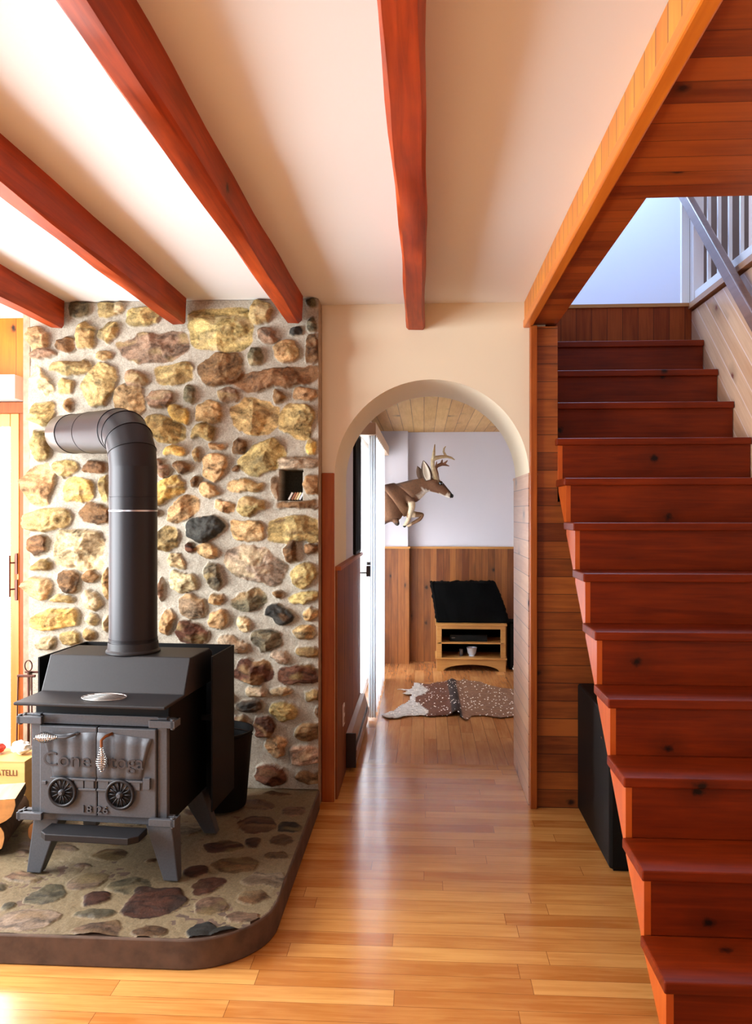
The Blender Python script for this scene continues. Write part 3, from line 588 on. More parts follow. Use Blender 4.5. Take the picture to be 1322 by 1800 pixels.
ch = thing('stone_chimney', 'tall fieldstone chimney wall with pale mortar behind the wood stove', 'chimney', (-1.15, 3.9, 0))
CX0, CX1, CYF = -1.962, -.512, 3.855
NICHE = (-0.704, -0.589, 1.506, 1.658)
X, Y, Hh, C, nx, ny = stonefield(WALLSTONES, CX0, CX1, .100, 2.488, .004, .05, .9, .03, 11, NICHE)
edge = np.clip((CX0+.03-X)/.03, 0, 1)
def put(X, Y, H):
    k = (X < CX0+.002)
    xs = X-np.clip(1-(X-CX0)/.05, 0, 1)*np.clip(H, 0, 1)*.9
    return np.stack([xs+1.15, CYF-H-3.9, Y], -1)
wall = grid_object('stone_face', X, Y, Hh, C, nx, ny, put, stone_mat('fieldstone', .8), None)
wall.parent = ch
mortar = plain('mortar_core', (160, 140, 116), .9, noise=.25, nscale=30, bump=.004)
m = M(); m.box(CX0+1.15-.03, CX1+1.15, CYF-3.9+.17, 4.148-3.9, 0, 2.488)
m.box(CX0+1.15-.03, CX0+1.15+.004, CYF-3.9, CYF-3.9+.17, 0, 2.488)
m.box(CX1+1.15-.003, CX1+1.15, CYF-3.9, 3.978-3.9, 0, 2.488)
m.build('chimney_core', mortar, ch)

# hearth
HX0, HX1, HY0, HY1, HZ = -2.35, -.505, 2.475, 3.853, .098
he = thing('stone_hearth', 'low hearth slab with flat stones and rounded corner under the stove', 'hearth', (-1.4, 3.1, 0))
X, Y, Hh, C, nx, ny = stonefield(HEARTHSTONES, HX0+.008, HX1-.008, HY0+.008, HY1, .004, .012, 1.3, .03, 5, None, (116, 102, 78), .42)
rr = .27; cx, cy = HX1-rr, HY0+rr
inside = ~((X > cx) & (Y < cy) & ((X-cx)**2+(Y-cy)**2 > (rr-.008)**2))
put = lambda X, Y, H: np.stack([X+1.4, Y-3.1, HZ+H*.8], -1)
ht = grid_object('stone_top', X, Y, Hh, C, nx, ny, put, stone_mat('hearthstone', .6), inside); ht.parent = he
out = [(HX0, HY1), (HX0, HY0)]+[(cx+rr*math.sin(a), cy-rr*math.cos(a)) for a in [i*math.pi/2/16 for i in range(17)]]+[(HX1, HY1)]
m = M(); m.prism([(x+1.4, y-3.1) for x, y in out], 'Z', 0, HZ-.001)
m.build('hearth_slab', plain('slab_edge', (84, 64, 50), .85, noise=.35, nscale=14, bump=.006), he, .006, 'auto')

# ------------------------------------------------------------ staircase
SY, SZ, GO, RI = 2.175, .191, .2164, .2021
st = thing('staircase', 'open-sided red-brown pine staircase with knotty treads and risers climbing on the right', 'staircase', (1.11, 3.3, 0))
ox, oy = 1.11, 3.3
NT_ = 12
for i in range(NT_):
    yf = SY+GO*i; zt = SZ+RI*i; x1 = RX-.004
    zb = zt-RI+ (.0 if i else .011)
    seed = i*1.37
    tr = M().box(BX-.012-ox, x1-ox, yf-oy, yf+GO+.024-oy, zt-.034, zt).build('tread', MT['stair'], st, .005)
    rb = M().box(BX+.0205-ox, x1-ox, yf+.024-oy, yf+.044-oy, max(zb, 0), zt-.034).build('riser', MT['stair'], st)
    if i < 9:
        # closed triangular side of the step
        y0, y1, z0, z1 = yf+.024-oy, yf+GO+.022-oy, max(zb, 0), zt-.034
        sd = M(); sd.prism([(y0, z0), (y0+.022, z0-.0 if i == 0 else z0-.03), (y1, z1-.022), (y1, z1), (y0, z1)], 'X', BX-ox, BX+.02-ox)
        sd.build('side_board', MT['stairlit'], st)
# soffit boards of the flight
y0, z0 = SY+.10, .0
m = M(); yA, yB = SY+.04+.02, SY+GO*9+.02
m.prism([(yA-oy, .0), (yB-oy, RI*9-.045+0.0), (yB-oy, RI*9-.075), (yA+.035-oy, .0)], 'X', BX+.02-ox, RX-.01-ox)
m.build('underside_panel', MT['stairlit'], st)

# balustrade along the opening upstairs
ba = thing('balustrade', 'white painted balustrade with square balusters above the stair wall', 'balustrade', (1.6, 4.0, 2.672))
def bb(name, x0, x1, y0, y1, z0, z1, bev=.002): return M().box(x0-1.6, x1-1.6, y0-4.0, y1-4.0, z0-2.672, z1-2.672).build(name, MT['white'], ba, bev)
bb('bottom_rail', 1.585, 1.63, 2.45, 4.78, 2.70, 2.745)
bb('top_rail', 1.58, 1.635, 2.45, 4.78, 3.55, 3.60)
for k in range(14):
    y = 4.60-.155*k
    bb('baluster', 1.598, 1.616, y-.009, y+.009, 2.745, 3.55, .001)
bb('newel_post', 1.577, 1.637, 4.77, 4.83, 2.672, 3.7)
struct(box('trim_14', MT['white'], 1.53, 1.575, 4.83, 4.86, 2.675, 4.6))
hr = thing('handrail', 'pale handrail sloping up the right side of the stairs', 'handrail', (1.5, 3.7, 2.36))
sl = (3.175-2.388)/(4.546-3.743)
def hz(y): return 2.388+sl*(y-3.743)
m = M(); ya, yb = 2.3, 5.0
m.prism([(ya-3.7, hz(ya)-2.36), (yb-3.7, hz(yb)-2.36), (yb-3.7, hz(yb)-2.36-.10), (ya-3.7, hz(ya)-2.36-.10)], 'X', -.012, .028)
m.build('rail', MT['rail'], hr, .006)
for y in (2.6, 3.3):
    m = M(); m.box(.02, RX-1.5-.001, y-3.7-.02, y-3.7+.02, hz(y)-2.36-.09, hz(y)-2.36-.05); m.build('bracket', MT['white'], hr)

# black cabinet below the stairs
bc = thing('black_box', 'tall flat black box standing on the floor beneath the stairs', 'box', (.745, 3.25, 0))
M().box(0, .42, 0, .67, .012, .62).build('body', MT['black'], bc, .012)
M().box(.02, .40, .02, .65, 0, .012).build('plinth', MT['black'], bc)
m = M(); m.box(-.002, 0, .13, .15, .50, .508); m.build('badge', MT['chrome'], bc)

# ------------------------------------------------------------ wood stove (local: x right, y back, z up from the hearth)
HT = HZ+.006
SR = R(-3.8)
stv = thing('wood_stove', 'black step-top wood stove with covered-wagon doors on the stone hearth', 'stove', (-1.185, 2.905, HT), SR)
# firebox
b = M(); b.box(-.262, .262, -.03, .37, .205, .56); b.box(-.262, .262, -.03, .37, .56, .645)
M().prism([(-.262, -.03), (.262, -.03), (.262, .37), (-.262, .37)], 'Z', .205, .645).build('firebox', MT['shadeblack'], stv, .006)
prof = [(-.135, .645), (.06, .645), (.12, .775), (.33, .775), (.36, .60), (.36, .645+.14), (.325, .788), (.115, .788), (.052, .660), (-.135, .660)]
prof = [(-.135, .648), (.05, .648), (.37, .648), (.37, .770), (.335, .788), (.118, .788), (.052, .660), (-.135, .660)]
m = M(); m.prism(prof, 'X', -.286, .286); m.build('step_top', MT['iron'], stv, .004)
# front frame around the doors
m = M(); m.box(-.262, -.225, -.055, -.03, .215, .60); m.box(.225, .262, -.055, -.03, .215, .60); m.box(-.225, .225, -.045, -.03, .562, .60); m.box(-.225, .225, -.045, -.03, .205, .234)
m.build('door_surround', MT['cast'], stv, .003)
# doors with wagon relief
def dside(s):
    x0, x1 = (-.224, -.0015) if s < 0 else (.0015, .224)
    d = M().box(x0, x1, -.066, -.046, .236, .560).build('door', MT['cast'], stv, .004)
    yb = -.066
    # canvas cover of the wagon: fluted sheet, top arched
    n, r = 30, 10; g = M()
    for j in range(r+1):
        t = j/r
        for i in range(n+1):
            q = i/n
            xc = (-.224+.2225*q) if s < 0 else (.0015+.2225*q)
            xx = xc
            edge = abs(xx)/.224
            wtop = .212; wbot = .172
            half = wbot+(wtop-wbot)*t**1.3
            X_ = xx/.224*half
            zz = .372+t*(.162-.018*(1-min(1, (abs(X_)/.2)))**0*0) + .008*math.cos(X_*14)*t
            fl = .006+.007*abs(math.sin((X_/.224*4.0+.0)*math.pi))
            if t in (0,) or (i == 0 and s < 0) or (i == n and s > 0): fl = 0
            if t == 1: fl = .002
            g.v.append((X_ if abs(xx) > .002 else xx, yb-fl, zz))
    for j in range(r):
        for i in range(n): a = j*(n+1)+i; g.f.append((a, a+1, a+n+2, a+n+1))
    g.build('wagon_canvas', MT['cast'], d, smooth=True)
    # wagon bed
    wb = M()
    for k in range(4):
        x_a = s*(.01+.04*k); x_b = s*(.046+.04*k); wb.box(min(x_a, x_b), max(x_a, x_b), yb-.006, yb, .338, .372)
    wb.box(min(s*.002, s*.178), max(s*.002, s*.178), yb-.009, yb, .366, .374)
    wb.box(min(s*.002, s*.07), max(s*.002, s*.10), yb-.008, yb, .330, .338)
    if s > 0: wb.box(.180, .205, yb-.012, yb, .345, .385)
    else: wb.box(-.212, -.196, yb-.006, yb, .345, .358)
    wb.build('wagon_bed', MT['cast'], d, .0015)
    # spoked wheel
    cx_ = -.130 if s < 0 else .092; cz = .322; wh = M()
    wh.tube([(cx_+.050*math.cos(a), yb-.010, cz+.050*math.sin(a)) for a in [2*math.pi*k/32 for k in range(32)]], .0062, 8, close=True, up=(0, 1, 0))
    for k in range(14):
        a = 2*math.pi*k/14; p0 = (cx_+.012*math.cos(a), yb-.012, cz+.012*math.sin(a)); p1 = (cx_+.047*math.cos(a), yb-.008, cz+.047*math.sin(a))
        wh.tube([p0, p1], [.0022, .0038], 6, up=(0, 1, 0))
    w_ = wh.build('wagon_wheel', MT['iron'], d, smooth=True)
    hb = M(); hb.tube([(cx_, yb+.002, cz), (cx_, yb-.020, cz), (cx_, yb-.026, cz)], [.013, .011, .007], 14, up=(0, 0, 1)); hb.build('hub', MT['cast'], d, smooth='auto')
    dk = M(); dk.tube([(cx_, yb+.001, cz), (cx_, yb-.0015, cz)], .049, 32); dk.build('wheel_well', plain('wheel_recess', (14, 14, 15), .6), d)
    # lettering
    mt = Matrix.Translation((-.110 if s < 0 else .105, yb-.0145, .418)) @ Matrix.Rotation(R(90), 4, 'X')
    text_mesh('lettering', 'Cone' if s < 0 else 'stoga', .075, .0012, plain('letter_iron', (66, 64, 66), .5, metal=.4), d, mt, 1.12 if s < 0 else 1.0)  # raised letters slightly darker than the door iron
    mt = Matrix.Translation((-.040 if s < 0 else .022, yb-.002, .249)) @ Matrix.Rotation(R(90), 4, 'X')
    text_mesh('date', '18' if s < 0 else '26', .038, .004, MT['cast'], d, mt, 1.2)
    return d
dl, dr = dside(-1), dside(1)
def spring(door, o, dirv, L, rot0):
    # tear-drop coil spring handle on a rod
    dirv = Vector(dirv).normalized(); up = Vector((0, -1, 0)); sd = dirv.cross(up)
    pts = []; N = 11*16; o = Vector(o)
    for i in range(N+1):
        t = i/N; r = .006+.0135*math.sin(min(1, t*1.12)**1.6*math.pi*.92)**1.0
        a = 2*math.pi*11*t
        pts.append(o+dirv*(t*L)+(up*math.cos(a)+sd*math.sin(a))*r)
    m = M(); m.tube(pts, .0017, 6)
    m.tube([o-dirv*.004, o+dirv*L*1.0], .003, 6)
    return m
sp = spring(dl, (-.135, -.100, .528), (-1, 0, -.03), .085, 0)
h1 = sp.build('handle', MT['chrome'], stv, smooth=True)
m = M(); m.tube([(-.133, -.100, .528), (-.105, -.100, .529), (-.085, -.088, .534), (-.075, -.066, .537)], .0055, 8); m.lathe([(.010, -.003), (.010, .003)], (-.075, -.069, .537), 10)
m.build('latch', MT['cast'], h1, smooth='auto')
sp = spring(dr, (.034, -.102, .500), (.01, 0, -1), .085, 0)
h2 = sp.build('handle', MT['chrome'], stv, smooth=True)
m = M(); m.tube([(.034, -.102, .502), (.034, -.102, .525), (.044, -.092, .536), (.058, -.066, .540)], .0055, 8)
m.build('latch', plain('brass_latch', (150, 96, 60), .35, metal=.8), h2, smooth='auto')
# hinges
for sx in (-1, 1):
    for z in (.575, .222):
        m = M(); xa, xb = sorted((sx*.205, sx*.300)); m.box(xa, xb, -.088, -.070, z-.004, z+.022)
        xa, xb = sorted((sx*.285, sx*.303)); m.box(xa, xb, -.088, -.03, z-.004, z+.022); m.box(*sorted((sx*.255, sx*.300)), -.05, -.03, z-.004, z+.022)
        m.tube([(sx*.292, -.078, z-.010), (sx*.292, -.078, z+.028)], .008, 10)
        m.build('hinge', MT['cast'], stv, .002)
# ash shelf
m = M(); m.prism([(-.185, -.05), (.185, -.05), (.185, -.125), (.155, -.15), (-.155, -.15), (-.185, -.125)], 'Z', .172, .197)
m.build('ash_shelf', MT['iron'], stv, .003)
# legs: splayed cast legs
for sx in (-1, 1):
    for (ya, yb_, yf) in ((-.03, .06, -.035), (.30, .36, .40)):
        m = M()
        top = [(sx*.165, ya), (sx*.268, ya), (sx*.268, yb_), (sx*.165, yb_)]
        bx_ = .285; w_ = .046
        bot = [(sx*(bx_-w_), yf), (sx*(bx_+.01), yf), (sx*(bx_+.01), yf+.04), (sx*(bx_-w_), yf+.04)]
        vs = [(x, y, .21) for x, y in top]+[(x, y, 0) for x, y in bot]
        m.add(vs, [(0, 1, 2, 3), (7, 6, 5, 4)]+[(i, i+4, (i+1) % 4+4, (i+1) % 4) for i in range(4)])
        m.build('leg', MT['cast'], stv, .004)
# heat shield wrapping the back
m = M(); m.box(-.335, .335, .50, .508, .16, .775); m.box(-.339, -.331, .12, .50, .16, .775)
m.box(.331, .339, .22, .50, .16, .775)
m.box(-.05, .05, .37, .50, .50, .52); m.box(-.331, -.262, .30, .32, .50, .52); m.box(.262, .331, .30, .32, .50, .52)
m.build('heat_shield', MT['shadeblack'], stv, .001)
M().box(.325, .3385, .494, .5085, .745, .7755).build('shield_clip', MT['chrome'], stv)
M().box(-.1525, -.147, .4945, .499, .765, .779).build('shield_spacer', MT['white'], stv)


# trivet on the step
tv = thing('trivet', 'oval pale wire trivet lying on the stove step', 'trivet', (0, 0, 0))
sm = Matrix.Translation((-1.185, 2.905, HT)) @ Matrix.Rotation(SR, 4, 'Z')
tv.location = sm @ Vector((.012, -.035, .6605)); tv.rotation_euler = (0, 0, SR)
m = M(); A_, B_ = .083, .058
m.tube([(A_*math.cos(a), B_*math.sin(a), .004) for a in [2*math.pi*k/40 for k in range(40)]], .0022, 6, close=True)
m.build('rim', MT['grate'], tv, smooth=True)
m = M()
for k in range(-2, 3):
    y = k*.020; L = A_*math.sqrt(max(0, 1-(y/B_)**2))
    m.tube([(-L, y, .004), (L, y, .004)], .0017, 6)
m.build('bars', MT['grate'], tv, smooth=True)

# stovepipe
C0 = sm @ Vector((.012, .215, .80))
pp = thing('stovepipe', 'black stovepipe rising from the stove and elbowing back into the chimney', 'stovepipe', tuple(C0))
PR = .0935
Z_E = 1.785-C0.z
end = Vector((-1.755, 3.80, 1.83))-C0
hd = Vector((end.x, end.y, 0)); Lh = hd.length; hd.normalize()
def ring_pipe(pts, r, name, mat=MT['pipe'], n=40):
    m = M(); m.tube(pts, r, n, up=tuple(hd.cross(Vector((0, 0, 1))))); return m.build(name, mat, pp, smooth='auto')
RB = .155
M().lathe([(.106, .790-.80), (.106, .796-.80), (.099, .803-.80), (.097, .03)], (0, 0, 0), 36).build('flue_collar', MT['iron'], pp, smooth='auto')
ring_pipe([(0, 0, 0), (0, 0, 1.510-C0.z-.001)], PR, 'lower_pipe')
ring_pipe([(0, 0, 1.452-C0.z), (0, 0, 1.458-C0.z)], PR+.0012, 'bright_band', MT['brightband'])
ring_pipe([(0, 0, 1.51-C0.z), (0, 0, Z_E-RB)], PR-.0003, 'upper_pipe')
ring_pipe([(0, 0, .035), (0, 0, .045)], PR+.002, 'crimp_ring', MT['seam'])
# elbow in four gores
cen = Vector((0, 0, Z_E-RB))+hd*RB
def arcp(a): return cen-hd*RB*math.cos(a)+Vector((0, 0, RB*math.sin(a)))
angs = [0, 22, 45, 68, 88]
el = []
for k in range(4):
    a0, a1 = R(angs[k]), R(angs[k+1])
    g_ = M(); n = 40; vs = []
    for a in (a0, a1):
        for q in range(n):
            t = 2*math.pi*q/n; rad = -hd*math.cos(a)+Vector((0, 0, math.sin(a))); sdv = hd.cross(Vector((0, 0, 1)))
            vs.append(cen+rad*(RB+PR*math.cos(t))+sdv*PR*math.sin(t))
    g_.add(vs, [(q, (q+1) % n, n+(q+1) % n, n+q) for q in range(n)])
    g_.build('elbow_gore', MT['pipe'], pp, smooth='auto')
for a in angs[1:]:
    a = R(a); vs = []; n = 40
    rad = -hd*math.cos(a)+Vector((0, 0, math.sin(a))); sdv = hd.cross(Vector((0, 0, 1)))
    m = M(); m.tube([cen+rad*(RB+(PR+.0006)*math.cos(2*math.pi*q/n))+sdv*(PR+.0006)*math.sin(2*math.pi*q/n) for q in range(n)], .0022, 6, close=True)
    m.build('seam', MT['seam'], pp, smooth=True)
pe = arcp(R(88)); e2 = Vector((end.x, end.y, end.z))
q1 = pe.lerp(e2, .45); q2 = pe.lerp(e2, .80)
m = M(); m.tube([pe, q1], PR, 40); m.build('horizontal_pipe', MT['pipe'], pp, smooth='auto')
m = M(); m.tube([q1, q2], PR-.0015, 40); m.build('horizontal_pipe', MT['pipe'], pp, smooth='auto')
m = M(); m.tube([q2, e2], PR, 40); m.build('wall_thimble', plain('thimble_steel', (120, 116, 112), .35, metal=.7), pp, smooth='auto')
for q in (q1, q2):
    dr_ = (e2-pe).normalized(); m = M(); m.tube([q-dr_*.002, q+dr_*.002], PR+.0012, 40); m.build('seam', MT['seam'], pp, smooth='auto')
m = M(); m.tube([pe+Vector((.0, .0, -.20))+hd*.05, e2+Vector((.02, 0, -.13))-hd*.22], .035, 16)

# ash bucket behind the stove
bk = thing('ash_bucket', 'black metal bucket behind the stove near the stone wall', 'bucket', (-.93, 3.60, HT+.008))
m = M(); m.lathe([(.115, 0), (.118, .01), (.145, .33), (.150, .335), (.150, .345), (.140, .345), (.112, .02)], (0, 0, 0), 32); m.build('pail', MT['shadeblack'], bk, smooth='auto')
m = M(); m.tube([(.148*math.cos(a), 0, .32+.15*math.sin(a)*.2) for a in [math.pi*k/16 for k in range(17)]], .004, 6); m.build('handle', MT['iron'], bk, smooth=True)

# ------------------------------------------------------------ things left of the stove
def log(loc, rz, r, L, cut, label, tilt=0):
    t = thing('firewood_log', label, 'log', loc, rz, 'firewood stacked beside the stove')
    rn = random.Random(int(r*1e4)); pts = []
    n = 18
    for k in range(n):
        a = 2*math.pi*k/n; rr_ = r*(1+rn.uniform(-.05, .05)); x, z = rr_*math.cos(a+tilt), rr_*math.sin(a+tilt)
        pts.append((x, z))
    if cut is not None: pts = [(x, min(z, cut*r)) for x, z in pts]
    zmin = min(p[1] for p in pts); pts = [(x, z-zmin) for x, z in pts]
    nn = len(pts); m = M(); m.prism(pts, 'Y', 0, L)
    o = m.build('bark', [MT['bark'], MT['split']], t, smooth='auto')
    for f in o.data.polygons:
        if f.normal.z > .9 and cut is not None: f.material_index = 1
    e = M(); e.v = [(x*.97, -.0015, z*.97+.001) for x, z in pts]; e.f = [tuple(range(nn))]
    e.v += [(x*.97, .004, z*.97+.001) for x, z in pts]; e.f += [(i, (i+1) % nn, (i+1) % nn+nn, i+nn) for i in range(nn)]
    e.build('cut_end', MT['endgrain'], t)
    return t
log((-1.70, 3.02, HT+.006), R(12), .062, .34, None, 'round log with cut end on the hearth, left and lowest of the firewood')
log((-1.555, 3.14, HT+.006), R(14), .045, .30, None, 'small log with cut end close behind the left stove leg')
log((-1.655, 3.00, HT+.134), R(16), .068, .19, .35, 'split log with flat pale top, topmost of the firewood')
bx = thing('cardboard_box', 'pale cardboard box with brown lettering behind the firewood', 'box', (-1.94, 3.44, HT+.008))
cb = M().box(-.17, .17, 0, .21, 0, .225).build('carton', MT['card'], bx, .002)
m = M(); m.box(-.17, .17, -.002, .12, .225, .229); m.build('flap', MT['card'], bx)
text_mesh('lettering', 'ATELLI', .038, .0006, MT['ink'], bx, Matrix.Translation((.088, -.002, .165)) @ Matrix.Rotation(R(90), 4, 'X'), .85)
def crumple(name, label, cat, loc, r, mat, seed, sq=.6):
    bm_ = bmesh.new(); bmesh.ops.create_icosphere(bm_, subdivisions=3, radius=1); rn = random.Random(seed)
    from mathutils import noise as mn
    for v in bm_.verts:
        k = 1+.35*mn.noise(v.co*2.2+Vector((seed, 0, 0)))+.2*mn.noise(v.co*5+Vector((0, seed, 0)))
        v.co = Vector((v.co.x*k*r[0], v.co.y*k*r[1], v.co.z*k*r[2]))
    mz = min(v.co.z for v in bm_.verts)
    for v in bm_.verts: v.co.z -= mz
    me = bpy.data.meshes.new(name); bm_.to_mesh(me); bm_.free(); me.materials.append(mat)
    o = bpy.data.objects.new(name, me); COL.objects.link(o); o.location = loc; return tag(o, label, cat)
crumple('crumpled_paper', 'red crumpled paper lying on the cardboard box', 'paper', (-1.96, 3.54, HT+.239), (.04, .04, .02), MT['rednib'], 3)
crumple('crumpled_paper', 'white crumpled paper lying on the cardboard box', 'paper', (-1.84, 3.54, HT+.239), (.045, .04, .028), MT['paper'], 5)
# fire tools
tl = PY(50, 1190, 3.735)
ft = thing('fire_tool_stand', 'slender metal fireplace tool stand at the left edge of the stone chimney behind the box', 'fire tools', (tl[0], 3.735, HT+.004))
m = M(); m.lathe([(.05, 0), (.05, .012), (.01, .02)], n=20); m.build('base', MT['toolmetal'], ft, smooth='auto')
m = M(); m.tube([(0, 0, .01), (0, 0, .57)], .006, 8); m.build('pole', MT['toolmetal'], ft, smooth=True)
m = M(); m.box(-.055, .035, -.006, .006, .545, .557); m.box(-.03, .06, .02, .03, .560, .570); m.box(-.005, .005, -.005, .03, .545, .570); m.build('cross_bar', MT['toolmetal'], ft, .002)
m = M(); m.tube([(.018*math.cos(a), 0, .600+.026*math.sin(a)) for a in [2*math.pi*k/18 for k in range(18)]], .0032, 6, close=True, up=(0, 1, 0)); m.build('ring_handle', MT['toolmetal'], ft, smooth=True)
for x, l in ((-.045, .36), (.022, .42)):
    m = M(); m.tube([(x, -.012, .55), (x*1.15, -.014, .55-l)], .0042, 6); m.box(x*1.15-.02, x*1.15+.02, -.018, -.010, .55-l-.06, .55-l)
    m.build('hanging_tool', MT['toolmetal'], ft)

# booklets in the niche
nz0 = NICHE[2]; nx0 = NICHE[0]
cols = [('white', (226, 222, 214)), ('brown', (150, 92, 62)), ('tan', (186, 140, 96)), ('cream', (226, 208, 166)), ('pale grey', (206, 208, 214))]
for k, (nm, c) in enumerate(cols):
    x = nx0+.042+.0125*k+(.004 if k else 0)
    t = M(); t.box(-.0045, .0045, 0, .03, 0, .040)
    o = t.build('booklet', plain('booklet_'+nm.replace(' ', '_'), c, .6), None, .0008)
    o.location = (x, CYF+.02, nz0+.004); o.rotation_euler = (0, R(28), 0)
    tag(o, nm+' booklet leaning in the little niche of the stone chimney', 'book', 'booklets leaning in the chimney niche')

# ------------------------------------------------------------ passage things
ht_ = thing('baseboard_heater', 'brown electric baseboard heater low on the left passage wall', 'heater', (AC-AR+.0125, 4.95, .02))
m = M(); m.prism([(0, 0), (.052, 0), (.052, .02), (.048, .12), (.030, .185), (0, .19)], 'Y', -.50, .50); m.build('casing', MT['heater'], ht_, .002)
m = M(); m.box(.050, .062, -.50, .50, .055, .095); m.build('front_fin', MT['heater'], ht_, .002)
m = M(); m.box(.040, .0525, -.49, .49, .098, .118); m.build('outlet_slot', MT['heatdark'], ht_)
m = M(); m.box(0, .056, -.515, -.50, 0, .192); m.build('end_cap', MT['heatdark'], ht_, .002)
wo = thing('wall_outlet', 'small white outlet plate on the left passage wainscot above the heater', 'outlet', (AC-AR+.0125, 4.28, .30))
M().box(0, .006, -.035, .035, 0, .115).build('plate', MT['white'], wo, .002)
for z in (.015, .068): M().box(.006, .0075, -.016, .016, z, z+.03).build('socket', MT['heater'], wo)
wp = thing('wall_panel', 'tall narrow black framed panel hanging on the left passage wall', 'picture', (AC-AR+.0005, 5.22, 1.18))
M().box(0, .02, -.20, .20, 0, .78).build('frame', MT['black'], wp, .003)
M().box(.02, .0215, -.18, .18, .02, .76).build('panel_face', MT['drape'], wp)
# curtain
cm = NT('sheer_curtain'); cm.b.inputs['Base Color'].default_value = (.93, .95, .97, 1); cm.b.inputs['Roughness'].default_value = .9
tr = cm.n('ShaderNodeBsdfTranslucent'); tr.inputs[0].default_value = (.95, .97, 1, 1)
mx = cm.n('ShaderNodeMixShader'); mx.inputs[0].default_value = .55
cm.l(cm.b.outputs[0], mx.inputs[1]); cm.l(tr.outputs[0], mx.inputs[2]); cm.l(mx.outputs[0], cm.t.nodes['Material Output'].inputs[0])
ct = thing('curtain', 'long white sheer curtain glowing at the patio door in the far room', 'curtain', (-.36, 6.2, 0))
m = M(); path = []
for i in range(13): path.append((-.385+.052*i/12, 5.56+.012*math.sin(i*1.6)))
for i in range(1, 90): path.append((-.333-.010*(1-math.cos(i*.55)), 5.56+1.35*i/89))
zs = [.012, .5, 1.0, 1.5, 1.985]
for z in zs:
    for x, y in path: m.v.append((x+.36, y-6.2, z))
n = len(path)
for j in range(len(zs)-1):
    for i in range(n-1): m.f.append((j*n+i, j*n+i+1, (j+1)*n+i+1, (j+1)*n+i))
co = m.build('fabric', cm.m, ct, smooth=True, fix=False)
sd = co.modifiers.new('thick', 'SOLIDIFY'); sd.thickness = .0012
va = thing('valance', 'pale boxed valance above the curtain in the far room', 'valance', (-.385, 6.5, 1.985))
m = M(); m.box(-.055, .055, -1.0, 1.05, .0, .085); m.build('box', plain('valance_board', (206, 178, 152), .6), va, .003)

# ------------------------------------------------------------ far room furniture
TX0, TX1, TYF = .118, .742, 7.28
ts = thing('tv_stand', 'light wood television stand with open shelves against the far wainscot', 'stand', ((TX0+TX1)/2, TYF, 0))
hw = (TX1-TX0)/2
TX_ = (TX0+TX1)/2
M().box(-hw-.012, hw+.012, -.012, .36, .415, .432).build('top', MT['maple'], ts, .003)
M().box(-hw-.012, hw+.012, -.012, .36, .108, .122).build('base_board', MT['maple'], ts, .003)
for s in (-1, 1):
    xa, xb = sorted((s*hw, s*(hw-.045))); M().box(xa, xb, 0, .03, .122, .415).build('stile', MT['maple'], ts, .002)
    xa, xb = sorted((s*hw, s*(hw-.016))); M().box(xa, xb, .03, .35, .122, .415).build('side_panel', MT['maple'], ts)
M().box(-hw+.045, hw-.045, 0, .02, .385, .415).build('top_rail', MT['maple'], ts)
M().box(-hw+.016, hw-.016, .0, .34, .250, .262).build('shelf', MT['maple'], ts)
M().box(-hw+.016, hw-.016, .335, .35, .122, .415).build('back_panel', MT['drape'], ts)
ap = [(-hw, .108), (-hw, 0), (-hw+.06, 0)]+[(-(hw-.06)*math.cos(math.pi*k/16), .062*math.sin(math.pi*k/16)) for k in range(1, 16)]+[(hw-.06, 0), (hw, 0), (hw, .108)]
m = M(); m.prism(ap, 'Y', 0, .02); m.build('apron', MT['maple'], ts, .001)
for xx in (-hw, hw-.02): M().box(xx, xx+.02, .02, .34, 0, .108).build('foot_panel', MT['maple'], ts)
# draped television
tv2 = thing('draped_television', 'television hidden under a ragged black cloth on the wooden stand', 'television', (TX_, TYF+.05, .4325))
from mathutils import noise as mn
bm_ = bmesh.new(); N = 34
fr = []
for side in (0, 1):
    rows = []
    for j in range(N+1):
        t = j/N; rowv = []
        for i in range(N+1):
            s = i/N
            xb = -.315+.64*s; xt = -.375+.64*s
            x = xb*(1-t)+xt*t
            if s > .5: x += .03*(1-t)
            z = t*.375
            if j == N: z += .014*mn.noise(Vector((s*9, side, 1)))+.012*mn.noise(Vector((s*25, side, 4)))+.01*s
            if s > .93: z *= (1-.25*(s-.93)/.07*t)
            nz_ = .018*mn.noise(Vector((x*9, z*5, side*3+2)))
            y = (.02+nz_) if side == 0 else (.12-nz_)
            if i in (0, N) or j == N: y = .07+(-.018 if side == 0 else .018)
            x += .006*mn.noise(Vector((s*3, t*12, 7)))*(i in (0, N))*2
            rowv.append(bm_.verts.new((x, y, max(z, 0.0))))
        rows.append(rowv)
    fr.append(rows)
    for j in range(N):
        for i in range(N): bm_.faces.new((rows[j][i], rows[j][i+1], rows[j+1][i+1], rows[j+1][i]))
for j in range(N):
    for i in (0, N): bm_.faces.new((fr[0][j][i], fr[0][j+1][i], fr[1][j+1][i], fr[1][j][i]))
for i in range(N): bm_.faces.new((fr[0][N][i], fr[0][N][i+1], fr[1][N][i+1], fr[1][N][i]))
for i in range(N): bm_.faces.new((fr[0][0][i], fr[0][0][i+1], fr[1][0][i+1], fr[1][0][i]))
bmesh.ops.recalc_face_normals(bm_, faces=bm_.faces[:])
me = bpy.data.meshes.new('cloth'); bm_.to_mesh(me); bm_.free(); me.materials.append(MT['drape'])
o = bpy.data.objects.new('cloth', me); COL.objects.link(o); o.parent = tv2
sb = thing('floor_box', 'plain black box on the floor right of the television stand', 'floor_box', (.845, 7.50, 0))  # plain black block beside the stand
M().box(-.06, .09, -.12, .10, 0, .44).build('cabinet', MT['drape'], sb, .006)
